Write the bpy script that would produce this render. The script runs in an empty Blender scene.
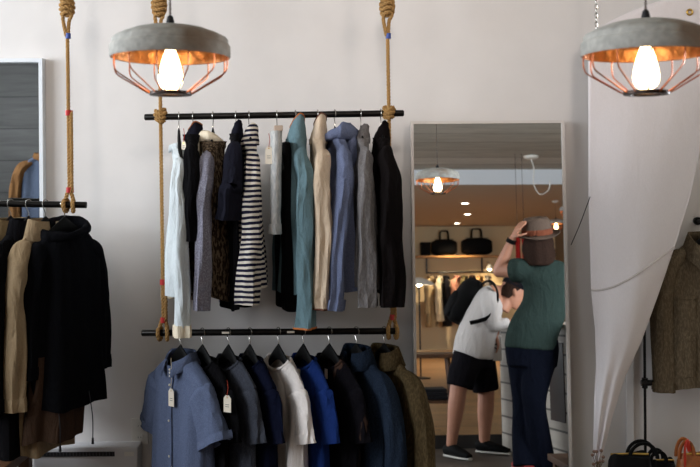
import bpy, bmesh, math, random
from mathutils import Vector, Matrix, noise
random.seed(7)
C = bpy.context.scene.collection
PI = math.pi
R = math.radians
V = Vector
F = 972.0; CX = 350.0; HY = 185.0; CZ = 1.6; ROLL = 0.0075
WALL = 4.32; RAILY = 4.0

# ------------------------------------------------------------------ pixel -> place
def ray(px, py):
    dx, dy = px - CX, py - HY
    return V(((dx - ROLL*dy)/F, 1.0, -(dy + ROLL*dx)/F))
def P(px, py, d=RAILY):
    r = ray(px, py); return V((r.x*d, d, CZ + r.z*d))
TILT = R(3.65)
YAW = R(1.42)
MN = V((math.sin(YAW)*math.cos(TILT), -math.cos(YAW)*math.cos(TILT), math.sin(TILT)))
MP = V((.6, 4.27, CZ + (185-122)/F*4.27))
def M(px, py, y=None, z=None):
    o = V((0, 0, CZ)); r = ray(px, py)
    h = o + r*((MP-o).dot(MN)/r.dot(MN))
    q = r - 2*r.dot(MN)*MN
    s = (y-h.y)/q.y if y is not None else (z-h.z)/q.z
    return h + q*s

# ------------------------------------------------------------------ object helpers
def tag(o, label=None, cat=None, group=None, kind=None):
    if label: o['label'] = label
    if cat: o['category'] = cat
    if group: o['group'] = group
    if kind: o['kind'] = kind
    return o
def thing(name, label, cat, loc=(0, 0, 0), rz=0, group=None):
    o = bpy.data.objects.new(name, None); C.objects.link(o)
    o.location = loc; o.rotation_euler = (0, 0, rz); o.empty_display_size = .05
    return tag(o, label, cat, group)
class MB:
    def __init__(s): s.b = bmesh.new()
    def face(s, vs):
        try: return s.b.faces.new(vs)
        except ValueError: return None
    def loft(s, rings, closed=True, cap0=False, cap1=False):
        rows = [[s.b.verts.new(p) for p in r] for r in rings]
        n = len(rows[0])
        for i in range(len(rows)-1):
            for j in range(n if closed else n-1):
                k = (j+1) % n
                s.face((rows[i][j], rows[i][k], rows[i+1][k], rows[i+1][j]))
        if cap0: s.face(rows[0][::-1])
        if cap1: s.face(rows[-1])
        return s
    def tube(s, pts, r, n=8, cap=True, flat=None):
        pts = [V(p) for p in pts]; m = len(pts)
        rs = r if isinstance(r, (list, tuple)) else [r]*m
        t0 = (pts[1]-pts[0]).normalized()
        u = t0.orthogonal().normalized()
        if flat is not None:
            u = V(flat) - t0*V(flat).dot(t0); u.normalize()
        rings = []
        for i, p in enumerate(pts):
            t = pts[min(i+1, m-1)] - pts[max(i-1, 0)]
            t.normalize()
            u = u - t*u.dot(t)
            u = u.normalized() if u.length > 1e-6 else t.orthogonal().normalized()
            v = t.cross(u)
            ri = rs[i]; a, b = ri if isinstance(ri, tuple) else (ri, ri)
            rings.append([p + u*(a*math.cos(2*PI*k/n)) + v*(b*math.sin(2*PI*k/n)) for k in range(n)])
        return s.loft(rings, True, cap, cap)
    def box(s, c, d, rot=None):
        c = V(c); h = V(d)/2
        vs = []
        for z in (-1, 1):
            for x, y in ((-1, -1), (1, -1), (1, 1), (-1, 1)):
                p = V((x*h.x, y*h.y, z*h.z))
                if rot is not None: p = rot @ p
                vs.append(s.b.verts.new(c+p))
        for f in ((3, 2, 1, 0), (4, 5, 6, 7), (0, 1, 5, 4), (1, 2, 6, 5), (2, 3, 7, 6), (3, 0, 4, 7)):
            s.face([vs[i] for i in f])
        return s
    def lathe(s, prof, c=(0, 0, 0), n=40, cap0=False, cap1=False):
        c = V(c)
        return s.loft([[c + V((r*math.cos(2*PI*k/n), r*math.sin(2*PI*k/n), z)) for k in range(n)] for r, z in prof], True, cap0, cap1)
    def ball(s, c, r, n=12, sx=1, sy=1, sz=1, rot=None):
        c = V(c); rings = []
        for i in range(1, n):
            a = PI*i/n
            ring = []
            for k in range(2*n):
                b = PI*k/n
                p = V((r*sx*math.sin(a)*math.cos(b), r*sy*math.sin(a)*math.sin(b), -r*sz*math.cos(a)))
                if rot is not None: p = rot @ p
                ring.append(c+p)
            rings.append(ring)
        return s.loft(rings, True, True, True)
    def build(s, name, mat=None, parent=None, smooth=True, bevel=0, label=None):
        if bevel:
            bmesh.ops.bevel(s.b, geom=s.b.edges[:], offset=bevel, segments=2, affect='EDGES', profile=.6)
        bmesh.ops.recalc_face_normals(s.b, faces=s.b.faces[:])
        me = bpy.data.meshes.new(name); s.b.to_mesh(me); s.b.free()
        if smooth:
            me.polygons.foreach_set('use_smooth', [True]*len(me.polygons))
            me.set_sharp_from_angle(angle=R(50))
        if mat: me.materials.append(mat)
        o = bpy.data.objects.new(name, me); C.objects.link(o)
        if parent: o.parent = parent
        if label: o['label'] = label
        return o
    def fuse(s, name, mat, parent=None, voxel=.008, sm=4, label=None):
        """one continuous skin around everything in the builder"""
        bmesh.ops.recalc_face_normals(s.b, faces=s.b.faces[:])
        me = bpy.data.meshes.new('tmp'); s.b.to_mesh(me); s.b.free()
        t = bpy.data.objects.new('tmp', me); C.objects.link(t)
        m = t.modifiers.new('r', 'REMESH'); m.mode = 'VOXEL'; m.voxel_size = voxel
        if sm:
            k = t.modifiers.new('s', 'SMOOTH'); k.iterations = sm; k.factor = .5
        dg = bpy.context.evaluated_depsgraph_get(); dg.update()
        me2 = bpy.data.meshes.new_from_object(t.evaluated_get(dg))
        bpy.data.objects.remove(t); bpy.data.meshes.remove(me)
        me2.name = name; me2.materials.clear(); me2.materials.append(mat)
        me2.polygons.foreach_set('use_smooth', [True]*len(me2.polygons))
        o = bpy.data.objects.new(name, me2); C.objects.link(o)
        if parent: o.parent = parent
        if label: o['label'] = label
        return o
def spline(pts, k=6):
    pts = [V(p) for p in pts]; out = []
    for i in range(len(pts)-1):
        a = pts[max(i-1, 0)]; b = pts[i]; c = pts[i+1]; d = pts[min(i+2, len(pts)-1)]
        for j in range(k):
            t = j/k
            out.append(.5*((2*b)+(c-a)*t+(2*a-5*b+4*c-d)*t*t+(3*b-a-3*c+d)*t**3))
    return out+[pts[-1]]
def lerp(a, b, t): return a+(b-a)*t
def sm(a, b, x):
    t = min(1, max(0, (x-a)/(b-a))); return t*t*(3-2*t)

# ------------------------------------------------------------------ materials
def newmat(name):
    m = bpy.data.materials.new(name); m.use_nodes = True
    return m, m.node_tree.nodes, m.node_tree.links, m.node_tree.nodes['Principled BSDF']
def srgb(c):
    return tuple(((x/255)/12.92 if x/255 <= .04045 else ((x/255+.055)/1.055)**2.4) for x in c)+(1,)
def plain(name, c, rough=.6, metal=0, bump=0, bscale=60, var=0, spec=.5):
    m, N, L, B = newmat(name)
    col = srgb(c); B.inputs['Base Color'].default_value = col
    B.inputs['Roughness'].default_value = rough; B.inputs['Metallic'].default_value = metal
    B.inputs['Specular IOR Level'].default_value = spec
    tc = N.new('ShaderNodeTexCoord')
    nz = N.new('ShaderNodeTexNoise'); nz.inputs['Scale'].default_value = bscale; nz.inputs['Detail'].default_value = 5
    L.new(tc.outputs['Object'], nz.inputs['Vector'])
    if var:
        rp = N.new('ShaderNodeValToRGB')
        rp.color_ramp.elements[0].position = .3; rp.color_ramp.elements[1].position = .7
        rp.color_ramp.elements[0].color = tuple(x*(1-var) for x in col[:3])+(1,)
        rp.color_ramp.elements[1].color = tuple(min(1, x*(1+var)) for x in col[:3])+(1,)
        L.new(nz.outputs['Fac'], rp.inputs['Fac']); L.new(rp.outputs['Color'], B.inputs['Base Color'])
    if bump:
        bp = N.new('ShaderNodeBump'); bp.inputs['Strength'].default_value = bump; bp.inputs['Distance'].default_value = .01
        L.new(nz.outputs['Fac'], bp.inputs['Height']); L.new(bp.outputs['Normal'], B.inputs['Normal'])
    return m
def fabric(name, c, var=.12, fine=900, heather=None, hscale=160, hpos=(.45, .6), wrinkle=.6, rough=.95, stripe=None):
    """woven cloth: fine thread noise, optional heather fleck, soft wrinkles in the bump"""
    m, N, L, B = newmat(name)
    col = srgb(c)
    B.inputs['Roughness'].default_value = rough; B.inputs['Specular IOR Level'].default_value = .05
    tc = N.new('ShaderNodeTexCoord')
    mp = N.new('ShaderNodeMapping'); mp.inputs['Scale'].default_value = (1, 1, .35)
    L.new(tc.outputs['Object'], mp.inputs['Vector'])
    nz = N.new('ShaderNodeTexNoise'); nz.inputs['Scale'].default_value = hscale if heather else fine*.3; nz.inputs['Detail'].default_value = 3
    L.new(mp.outputs['Vector'], nz.inputs['Vector'])
    rp = N.new('ShaderNodeValToRGB')
    if heather:
        rp.color_ramp.elements[0].position, rp.color_ramp.elements[1].position = hpos
        rp.color_ramp.elements[0].color = col; rp.color_ramp.elements[1].color = srgb(heather)
    else:
        rp.color_ramp.elements[0].position = .3; rp.color_ramp.elements[1].position = .7
        rp.color_ramp.elements[0].color = tuple(x*(1-var) for x in col[:3])+(1,)
        rp.color_ramp.elements[1].color = tuple(min(1, x*(1+var)) for x in col[:3])+(1,)
    L.new(nz.outputs['Fac'], rp.inputs['Fac'])
    out = rp.outputs['Color']
    if stripe:
        sc, c2, off = stripe
        sp = N.new('ShaderNodeSeparateXYZ'); L.new(tc.outputs['Object'], sp.inputs['Vector'])
        wob = N.new('ShaderNodeTexNoise'); wob.inputs['Scale'].default_value = 9
        L.new(tc.outputs['Object'], wob.inputs['Vector'])
        a = N.new('ShaderNodeMath'); a.operation = 'MULTIPLY_ADD'; a.inputs[1].default_value = .02
        L.new(wob.outputs['Fac'], a.inputs[0]); L.new(sp.outputs['Z'], a.inputs[2])
        b = N.new('ShaderNodeMath'); b.operation = 'MULTIPLY'; b.inputs[1].default_value = 1/sc; L.new(a.outputs[0], b.inputs[0])
        f = N.new('ShaderNodeMath'); f.operation = 'FRACT'; L.new(b.outputs[0], f.inputs[0])
        g = N.new('ShaderNodeMath'); g.operation = 'GREATER_THAN'; g.inputs[1].default_value = off; L.new(f.outputs[0], g.inputs[0])
        mx = N.new('ShaderNodeMix'); mx.data_type = 'RGBA'
        L.new(g.outputs[0], mx.inputs['Factor']); L.new(out, mx.inputs['A']); mx.inputs['B'].default_value = srgb(c2)
        out = mx.outputs['Result']
    L.new(out, B.inputs['Base Color'])
    n2 = N.new('ShaderNodeTexNoise'); n2.inputs['Scale'].default_value = 20; n2.inputs['Detail'].default_value = 4; n2.inputs['Distortion'].default_value = .8
    L.new(mp.outputs['Vector'], n2.inputs['Vector'])
    b1 = N.new('ShaderNodeBump'); b1.inputs['Strength'].default_value = wrinkle; b1.inputs['Distance'].default_value = .03
    L.new(n2.outputs['Fac'], b1.inputs['Height'])
    b2 = N.new('ShaderNodeBump'); b2.inputs['Strength'].default_value = .15; b2.inputs['Distance'].default_value = .002
    L.new(nz.outputs['Fac'], b2.inputs['Height']); L.new(b1.outputs['Normal'], b2.inputs['Normal'])
    L.new(b2.outputs['Normal'], B.inputs['Normal'])
    return m
def emit(name, c, s):
    m, N, L, B = newmat(name)
    B.inputs['Base Color'].default_value = (.8, .8, .8, 1)
    B.inputs['Emission Color'].default_value = tuple(c)+(1,); B.inputs['Emission Strength'].default_value = s
    return m
def planks(name, c1, c2, axis='Y', width=.14, length=2.2, rough=.7, gap=.5, along='X', grain=1.0, gapw=.004):
    """boards: 'along' runs with the grain, 'axis' counts the boards"""
    m, N, L, B = newmat(name)
    B.inputs['Roughness'].default_value = rough
    tc = N.new('ShaderNodeTexCoord')
    sp = N.new('ShaderNodeSeparateXYZ'); L.new(tc.outputs['Object'], sp.inputs['Vector'])
    cb = N.new('ShaderNodeCombineXYZ')
    L.new(sp.outputs[along], cb.inputs['X']); L.new(sp.outputs[axis], cb.inputs['Y'])
    br = N.new('ShaderNodeTexBrick'); br.offset = .37; br.offset_frequency = 2
    br.inputs['Scale'].default_value = 1; br.inputs['Brick Width'].default_value = length; br.inputs['Row Height'].default_value = width
    br.inputs['Mortar Size'].default_value = gapw; br.inputs['Mortar Smooth'].default_value = .2; br.inputs['Bias'].default_value = 0
    br.inputs['Color1'].default_value = srgb(c1); br.inputs['Color2'].default_value = srgb(c2)
    k = tuple(x*(1-gap) for x in srgb(c2)[:3])+(1,)
    br.inputs['Mortar'].default_value = k
    L.new(cb.outputs[0], br.inputs['Vector'])
    mp = N.new('ShaderNodeMapping'); mp.inputs['Scale'].default_value = (1.2, 14, 14); L.new(cb.outputs[0], mp.inputs['Vector'])
    nz = N.new('ShaderNodeTexNoise'); nz.inputs['Scale'].default_value = 1.6; nz.inputs['Detail'].default_value = 6; nz.inputs['Distortion'].default_value = 1.2
    L.new(mp.outputs[0], nz.inputs['Vector'])
    rp = N.new('ShaderNodeValToRGB')
    rp.color_ramp.elements[0].position = .3; rp.color_ramp.elements[1].position = .7
    lo = 1-.5*grain
    rp.color_ramp.elements[0].color = (lo, lo, lo, 1); rp.color_ramp.elements[1].color = (1, 1, 1, 1)
    L.new(nz.outputs['Fac'], rp.inputs['Fac'])
    mx = N.new('ShaderNodeMix'); mx.data_type = 'RGBA'; mx.blend_type = 'MULTIPLY'; mx.inputs['Factor'].default_value = 1
    L.new(br.outputs['Color'], mx.inputs['A']); L.new(rp.outputs['Color'], mx.inputs['B'])
    L.new(mx.outputs['Result'], B.inputs['Base Color'])
    bp = N.new('ShaderNodeBump'); bp.inputs['Strength'].default_value = .4; bp.inputs['Distance'].default_value = .006; bp.invert = True
    L.new(br.outputs['Fac'], bp.inputs['Height']); L.new(bp.outputs['Normal'], B.inputs['Normal'])
    return m

wall_m = plain('wall_paint', (222, 217, 214), .85, bump=.12, bscale=7, var=.02, spec=.2)
back_m = plain('back_wall_paint', (214, 190, 152), .85, spec=.2)
cream_m = plain('soffit_paint', (205, 190, 172), .9, spec=.2)
white_m = plain('white_paint', (225, 228, 232), .7, spec=.3)
ceil_m = planks('ceiling_boards', (226, 222, 210), (196, 190, 176), 'Y', .55, 9.0, .8, .5, 'X', .7, .012)
concrete_floor_m = planks('grey_floor', (92, 80, 70), (76, 67, 60), 'Y', .3, 2.0, .55, .4, 'X', .5)
wood_floor_m = planks('wood_floor', (150, 108, 62), (120, 84, 46), 'Y', .12, 1.4, .45, .5, 'X', .6)
dark_planks_m = planks('weathered_boards', (70, 69, 67), (60, 59, 57), 'Z', .26, 3.6, .8, .45, 'X', .8, .006)
white_planks_m = planks('white_boards', (188, 178, 166), (172, 162, 150), 'Z', .125, 2.4, .6, .75, 'Y', .25, .008)
black_metal = plain('black_steel', (22, 21, 21), .35, .6, spec=.5)
rail_m = plain('blackened_rail', (26, 23, 21), .33, .7, bump=.05, bscale=40)
chrome = plain('hook_steel', (170, 166, 160), .25, 1)
hanger_m = plain('black_hanger', (9, 8, 8), .6, spec=.15)
concrete = plain('concrete', (178, 175, 168), .9, bump=.35, bscale=45, var=.18, spec=.2)
N = concrete.node_tree.nodes; L = concrete.node_tree.links; B = N['Principled BSDF']
old = B.inputs['Base Color'].links[0].from_socket
rn = N.new('ShaderNodeTexNoise'); rn.inputs['Scale'].default_value = 5; rn.inputs['Detail'].default_value = 3
rr_ = N.new('ShaderNodeValToRGB'); rr_.color_ramp.elements[0].position = .52; rr_.color_ramp.elements[1].position = .66
rr_.color_ramp.elements[1].color = (.75, .75, .75, 1)
rm = N.new('ShaderNodeMix'); rm.data_type = 'RGBA'; rm.inputs['B'].default_value = srgb((128, 100, 76))
L.new(N['Texture Coordinate'].outputs['Object'], rn.inputs['Vector']); L.new(rn.outputs['Fac'], rr_.inputs['Fac']); L.new(rr_.outputs['Color'], rm.inputs['Factor'])
L.new(old, rm.inputs['A']); L.new(rm.outputs['Result'], B.inputs['Base Color'])
copper = plain('copper', (190, 112, 72), .3, 1)
copper_in = plain('copper_leaf_lining', (206, 142, 88), .4, .9, bump=.5, bscale=30, var=.35)
bronze = plain('dark_bronze', (66, 54, 48), .4, .8)
mirror_m = plain('mirror_silver', (236, 238, 238), 0.0, 1)
frame_m = plain('mirror_frame_paint', (214, 206, 200), .4)
rope_m = plain('manila_rope', (172, 134, 84), .9, bump=.5, bscale=160, var=.3, spec=.15)
red_tape = plain('red_tape', (190, 40, 42), .5)
blue_tape = plain('blue_tape', (48, 74, 150), .5)
brass = plain('brass', (200, 165, 90), .3, 1)
paper = plain('card', (226, 214, 196), .8)
string_m = plain('string', (205, 190, 165), .9)
red_string = plain('red_string', (170, 60, 40), .9)
leather_black = plain('black_leather', (10, 9, 9), .75, bump=.25, bscale=120, spec=.12)
leather_tan = plain('tan_leather', (150, 84, 36), .5, bump=.2, bscale=90, var=.15)
wood_dark = plain('walnut', (86, 56, 34), .5, bump=.1, bscale=30, var=.25)
wood_mid = plain('pine', (176, 126, 70), .5, bump=.1, bscale=30, var=.2)
heater_m = plain('heater_enamel', (214, 212, 214), .4)
slot_m = plain('dark_slot', (28, 26, 30), .7)
plastic_white = plain('white_plastic', (228, 224, 218), .4)
skin_m = plain('skin', (184, 128, 102), .55, var=.06, bscale=20)
hair_m = plain('brown_hair', (44, 27, 19), .8, bump=.6, bscale=90, var=.3, spec=.15)
lamp_white = plain('lamp_enamel', (235, 230, 220), .4)

# ------------------------------------------------------------------ the room
X0, X1, Y0, H1, H2 = -3.3, 4.9, -11.0, 2.9, 2.7
BULK = -4.35
def struct(name, mb, mat, smooth=False):
    return tag(mb.build(name, mat, None, smooth), kind='structure')
struct('floor', MB().box(((X0+X1)/2, (Y0+WALL)/2, -.05), (X1-X0+.4, WALL-Y0+.4, .1)), concrete_floor_m)
STEP_Y = M(470, 448, z=0).y
struct('floor_platform', MB().box(((X0+X1)/2, (Y0+STEP_Y)/2, .051), (X1-X0, STEP_Y-Y0, .10)), wood_floor_m)
struct('trim_1', MB().box(((X0+X1)/2, STEP_Y+.006, .05), (X1-X0, .012, .099)), plain('dark_riser', (40, 36, 34), .7))
FX0, FX1, FZ0, FZ1 = 2.5, 4.3, .6, 2.72
fwm = MB()
for x0, x1, z0, z1 in ((X0-.2, FX0, 0, 2.9), (FX1, X1+.2, 0, 2.9), (FX0, FX1, 0, FZ0), (FX0, FX1, FZ1, 2.9)):
    fwm.box(((x0+x1)/2, WALL+.05, (z0+z1)/2), (x1-x0, .1, z1-z0))
struct('wall_front', fwm, wall_m)
wf2 = MB()
for x in (FX0+.03, (FX0+FX1)/2, FX1-.03): wf2.box((x, WALL+.05, (FZ0+FZ1)/2), (.06, .09, FZ1-FZ0))
for z in (FZ0+.03, FZ1-.03): wf2.box(((FX0+FX1)/2, WALL+.05, z), (FX1-FX0, .09, .06))
win2 = struct('window_2', wf2, black_metal)
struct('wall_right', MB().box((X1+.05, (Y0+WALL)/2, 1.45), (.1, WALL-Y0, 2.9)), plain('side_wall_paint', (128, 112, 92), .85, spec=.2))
struct('wall_back', MB().box(((X0+X1)/2, Y0-.05, 1.45), (X1-X0+.4, .1, 2.9)), back_m)
# left wall with the shop window
WY0, WY1, WZ0, WZ1 = .95, 3.95, 1.6, 2.8
lw = MB()
VY0, VY1, VZ0, VZ1 = -4.1, -.1, .5, 2.6  # opening for the added rear window, out of view
for y0, y1, z0, z1 in ((Y0, VY0, 0, 2.9), (VY1, WY0, 0, 2.9), (VY0, VY1, 0, VZ0), (VY0, VY1, VZ1, 2.9), (WY1, WALL, 0, 2.9), (WY0, WY1, 0, WZ0), (WY0, WY1, WZ1, 2.9)):
    lw.box((X0-.05, (y0+y1)/2, (z0+z1)/2), (.1, y1-y0, z1-z0))
struct('wall_left', lw, wall_m)
wf = MB()
for y in (WY0+.03, (WY0+WY1)/2, WY1-.03): wf.box((X0-.05, y, (WZ0+WZ1)/2), (.09, .06, WZ1-WZ0))
for z in (WZ0+.03, WZ1-.03): wf.box((X0-.05, (WY0+WY1)/2, z), (.09, WY1-WY0, .06))
win = struct('window_1', wf, black_metal)
added_wf = MB()
for k in range(4): added_wf.box((X0-.05, lerp(VY0+.03, VY1-.03, k/3), (VZ0+VZ1)/2), (.09, .06, VZ1-VZ0))
for z in (VZ0+.03, VZ1-.03): added_wf.box((X0-.05, (VY0+VY1)/2, z), (.09, VY1-VY0, .06))
added_win = struct('added_window', added_wf, black_metal)  # unseen window, added only to bring more light onto the board ceiling
gm, N, L, B = newmat('window_glass')
tr = N.new('ShaderNodeBsdfTransparent'); gl = N.new('ShaderNodeBsdfGlossy'); gl.inputs['Roughness'].default_value = .02
mxs = N.new('ShaderNodeMixShader'); mxs.inputs[0].default_value = .08
L.new(tr.outputs[0], mxs.inputs[1]); L.new(gl.outputs[0], mxs.inputs[2]); L.new(mxs.outputs[0], N['Material Output'].inputs[0])
MB().box(((FX0+FX1)/2, WALL+.05, (FZ0+FZ1)/2), (FX1-FX0-.1, .006, FZ1-FZ0-.1)).build('pane', gm, win2, False)
MB().box((X0-.05, (VY0+VY1)/2, (VZ0+VZ1)/2), (.006, VY1-VY0-.1, VZ1-VZ0-.1)).build('pane', gm, added_win, False)
MB().box((X0-.05, (WY0+WY1)/2, (WZ0+WZ1)/2), (.006, WY1-WY0-.1, WZ1-WZ0-.1)).build('pane', gm, win, False)
struct('ceiling', MB().box(((X0+X1)/2, (BULK+WALL)/2, H1+.05), (X1-X0+.4, WALL-BULK+.2, .1)), ceil_m)
struct('ceiling_soffit', MB().box(((X0+X1)/2, (Y0+BULK)/2-.03, (H1+H2)/2+.05), (X1-X0+.4, BULK-Y0-.06, .1+H1-H2)), cream_m)
struct('trim_2', MB().box(((X0+X1)/2, BULK-.03, (H1+H2)/2), (X1-X0, .06, H1-H2)), white_m)
# plank partition seen in the left mirror
struct('wall_partition', MB().box((-2.62, .6, 1.45), (1.36, .08, 2.9)), dark_planks_m)
struct('trim_3', MB().box((P(629, 300, WALL-.012)).xyz*1 + V((0, 0, -.25)), (.03, .02, 2.6)), wall_m)

# ------------------------------------------------------------------ ropes and rails
def rope_geo(mb, pts, r=.0078, pitch=.042, strands=3):
    pts = spline(pts, 8) if len(pts) > 2 else [V(pts[0]), V(pts[1])]
    L_ = sum((pts[i+1]-pts[i]).length for i in range(len(pts)-1))
    n = max(8, int(L_/pitch*7))
    res = []; seg = 0; acc = 0
    for i in range(n+1):
        d = L_*i/n
        while seg < len(pts)-2 and acc+(pts[seg+1]-pts[seg]).length < d:
            acc += (pts[seg+1]-pts[seg]).length; seg += 1
        a, b = pts[seg], pts[seg+1]
        t = (d-acc)/max(1e-6, (b-a).length)
        res.append((a.lerp(b, min(1, t)), (b-a).normalized(), d))
    for s in range(strands):
        out = []; u = res[0][1].orthogonal().normalized()
        for p, t, d in res:
            u = (u - t*u.dot(t)).normalized(); v = t.cross(u)
            a = 2*PI*(d/pitch + s/strands)
            out.append(p + (u*math.cos(a)+v*math.sin(a))*r*.60)
        mb.tube(out, r*.50, 6)
    return mb
def knot(c, w=.027, h=.075, turns=4, seed=0, r=.0085):
    """a stack of rope turns round the standing part"""
    rnd = random.Random(seed); pts = []
    for i in range(turns*10+1):
        a = 2*PI*i/10
        k = w*(.72+.28*math.sin(PI*i/(turns*10)))
        pts.append(V(c)+V((k*math.cos(a), k*math.sin(a), h*(.5-i/(turns*10))+.006*math.sin(a*2+seed))))
    m = MB(); rope_geo(m, pts, r)
    m.tube([V(c)+V((0, 0, h*.62)), V(c), V(c)-V((0, 0, h*.62))], [.008, w*.75, .008], 10)
    return m
def rail_loop(c, r=.0085):
    """two rope bights that cross in front of the rail"""
    m = MB()
    for s in (-1, 1):
        pts = []
        for i in range(15):
            a = PI*.5 - s*2*PI*i/14*.92
            pts.append(V(c)+V((s*.015+.004*math.cos(a)*s, -.023*math.cos(a), .026*math.sin(a)-.002)))
        rope_geo(m, [V(c)+V((s*.004, -.004, .06))]+pts, r)
    return m
ZTOP = H1-.002
def hanging_rope(label, px, spec):
    top = P(px, 0); root = thing('rope', label, 'rope', (top.x, RAILY, 0), 0)
    bot = spec['end']; zb = bot.z
    def at(py): return P(px, py).z
    x0 = 0; dx = bot.x-top.x
    def pt(z): return V((dx*(top.z-z)/(top.z-zb), 0, z))
    zk = at(spec['knot'])
    rope_geo(MB(), [V((0, 0, ZTOP)), V((0, 0, zk))]).build('rope_upper', rope_m, root)
    knot((0, 0, zk), seed=int(px), w=.026).build('knot', rope_m, root)
    zt = at(spec['splice'])
    m = MB()
    rope_geo(m, [(-.004, -.004, zk-.03), (-.016, -.006, (zk+zt)/2+.012), (-.004, 0, zt)])
    rope_geo(m, [(.008, -.006, zk-.03), (.018, -.006, zk-.045), (.008, 0, (zk+zt)/2), (.003, 0, zt)])
    m.build('splice_loop', rope_m, root)
    rope_geo(MB(), [pt(zt), pt(zb+.05)]).build('rope_strand', rope_m, root)
    if 'double' in spec:
        zd = at(spec['double'])
        rope_geo(MB(), [pt(zd)+V((.012, -.003, 0)), pt(zb+.055)+V((.011, -.003, 0))]).build('tail', rope_m, root)
    for py, mt, nm in spec['tapes']:
        c = pt(at(py)); wid = .0105 if mt is blue_tape or py < spec.get('double', 999) else .0165
        MB().tube([c+V((.003, 0, .011)), c+V((.003, 0, -.011))], [(wid, .011)]*2, 14).build('tape', mt, root, label=nm+' tape')
    for z, dy in spec['rings']:
        k = knot(pt(z)+V((0, 0, .004)), w=.022, h=.046, turns=3, seed=int(px+z*10)); k.build('rail_knot', rope_m, root)
    rail_loop(pt(zb)).build('rail_loop', rope_m, root)
    return root
UA, UB = P(145, 117.2), P(403.5, 113.2)
LA, LB = P(142, 333), P(396.5, 331)
SA, SB = P(-40, 203), P(86.5, 205)
def rail(label, a, b, label_at=None):
    o = thing('clothes_rail', label, 'clothes rail', ((a+b)/2), 0, None)
    d = (b-a)/2
    MB().tube([-d, -d*.997, d*.997, d], [.0125, .0135, .0135, .0125], 20).build('bar', rail_m, o)
    for s in (-1, 1): MB().tube([d*s*.998, d*s*1.004], [.0115, .009], 16).build('end_cap', black_metal, o)
    for px, py in (label_at or []):
        c = P(px, py)-o.location
        MB().box(c+V((0, -.0146, .0)), (.030, .0016, .008)).build('label_plate', paper, o, False, label='small cream label stuck on the bar')
    return o
rail('black steel upper rail of the two-tier hanging rack, between ropes', UA, UB)
rail('black steel lower rail of the two-tier hanging rack, over the blue shirt', LA, LB, [(226, 332.2), (291, 331.5)])
rail('black steel rail at left edge holding dark coats and parka', SA, SB)
def on(a, b, px):
    # point on a rail under image column px
    t = (P(px, (a.z+b.z)/2).x-a.x)/(b.x-a.x)
    for _ in range(2):
        p = a.lerp(b, t)
    return p
hanging_rope('manila rope left of the ceiling lamp, tied to left-edge rail', 67,
    dict(end=on(SA, SB, 68), knot=6, splice=36, tapes=[(36, blue_tape, 'blue'), (113, red_tape, 'red'), (190, red_tape, 'red')], rings=[], double=112))
hanging_rope('manila rope behind the left pendant lamp, holding left ends of both rails', 159,
    dict(end=on(LA, LB, 161), knot=6, splice=34, tapes=[(282, red_tape, 'red'), (320, red_tape, 'red')], rings=[(on(UA, UB, 160).z, 0)], double=279))
hanging_rope('manila rope holding right ends of both rails, beside tall mirror', 387,
    dict(end=on(LA, LB, 390), knot=6, splice=36, tapes=[(36, blue_tape, 'blue'), (317, red_tape, 'red')], rings=[(on(UA, UB, 389).z, 0)], double=280))

# ------------------------------------------------------------------ hangers and garments
def make_hanger(label, p, rz, group, W=.185, neck=.062):
    o = thing('clothes_hanger', label, 'hanger', p, rz, group)
    pts = []
    for i in range(15):                                   # hook curls over the bar
        a = R(-35) + R(245)*i/14
        pts.append(V((.0185*math.cos(a), 0, .0005+.0185*math.sin(a))))
    pts = pts[::-1][::-1]
    tail = [V((-.0185, 0, -.004)), V((-.006, 0, -.026)), V((0, 0, -.038)), V((0, 0, -neck))]
    hook = [V((.0152, 0, -.0106))] + pts[1:] + tail[1:]
    MB().tube(hook, .0019, 7).build('hook', chrome, o)
    m = MB(); rings = []
    for i in range(25):
        t = -1+2*i/24; u = abs(t)
        x = W*t; zc = -neck-.018-.140*u**1.22
        hh = lerp(.034, .010, u**.6); th = lerp(.011, .018, u)
        y = .012*u*u
        rings.append([V((x, y+th*math.cos(2*PI*k/10)*.6, zc+hh*math.sin(2*PI*k/10))) for k in range(10)])
    m.loft(rings, True, True, True).build('hanger_arm', hanger_m, o)
    return o

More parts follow.
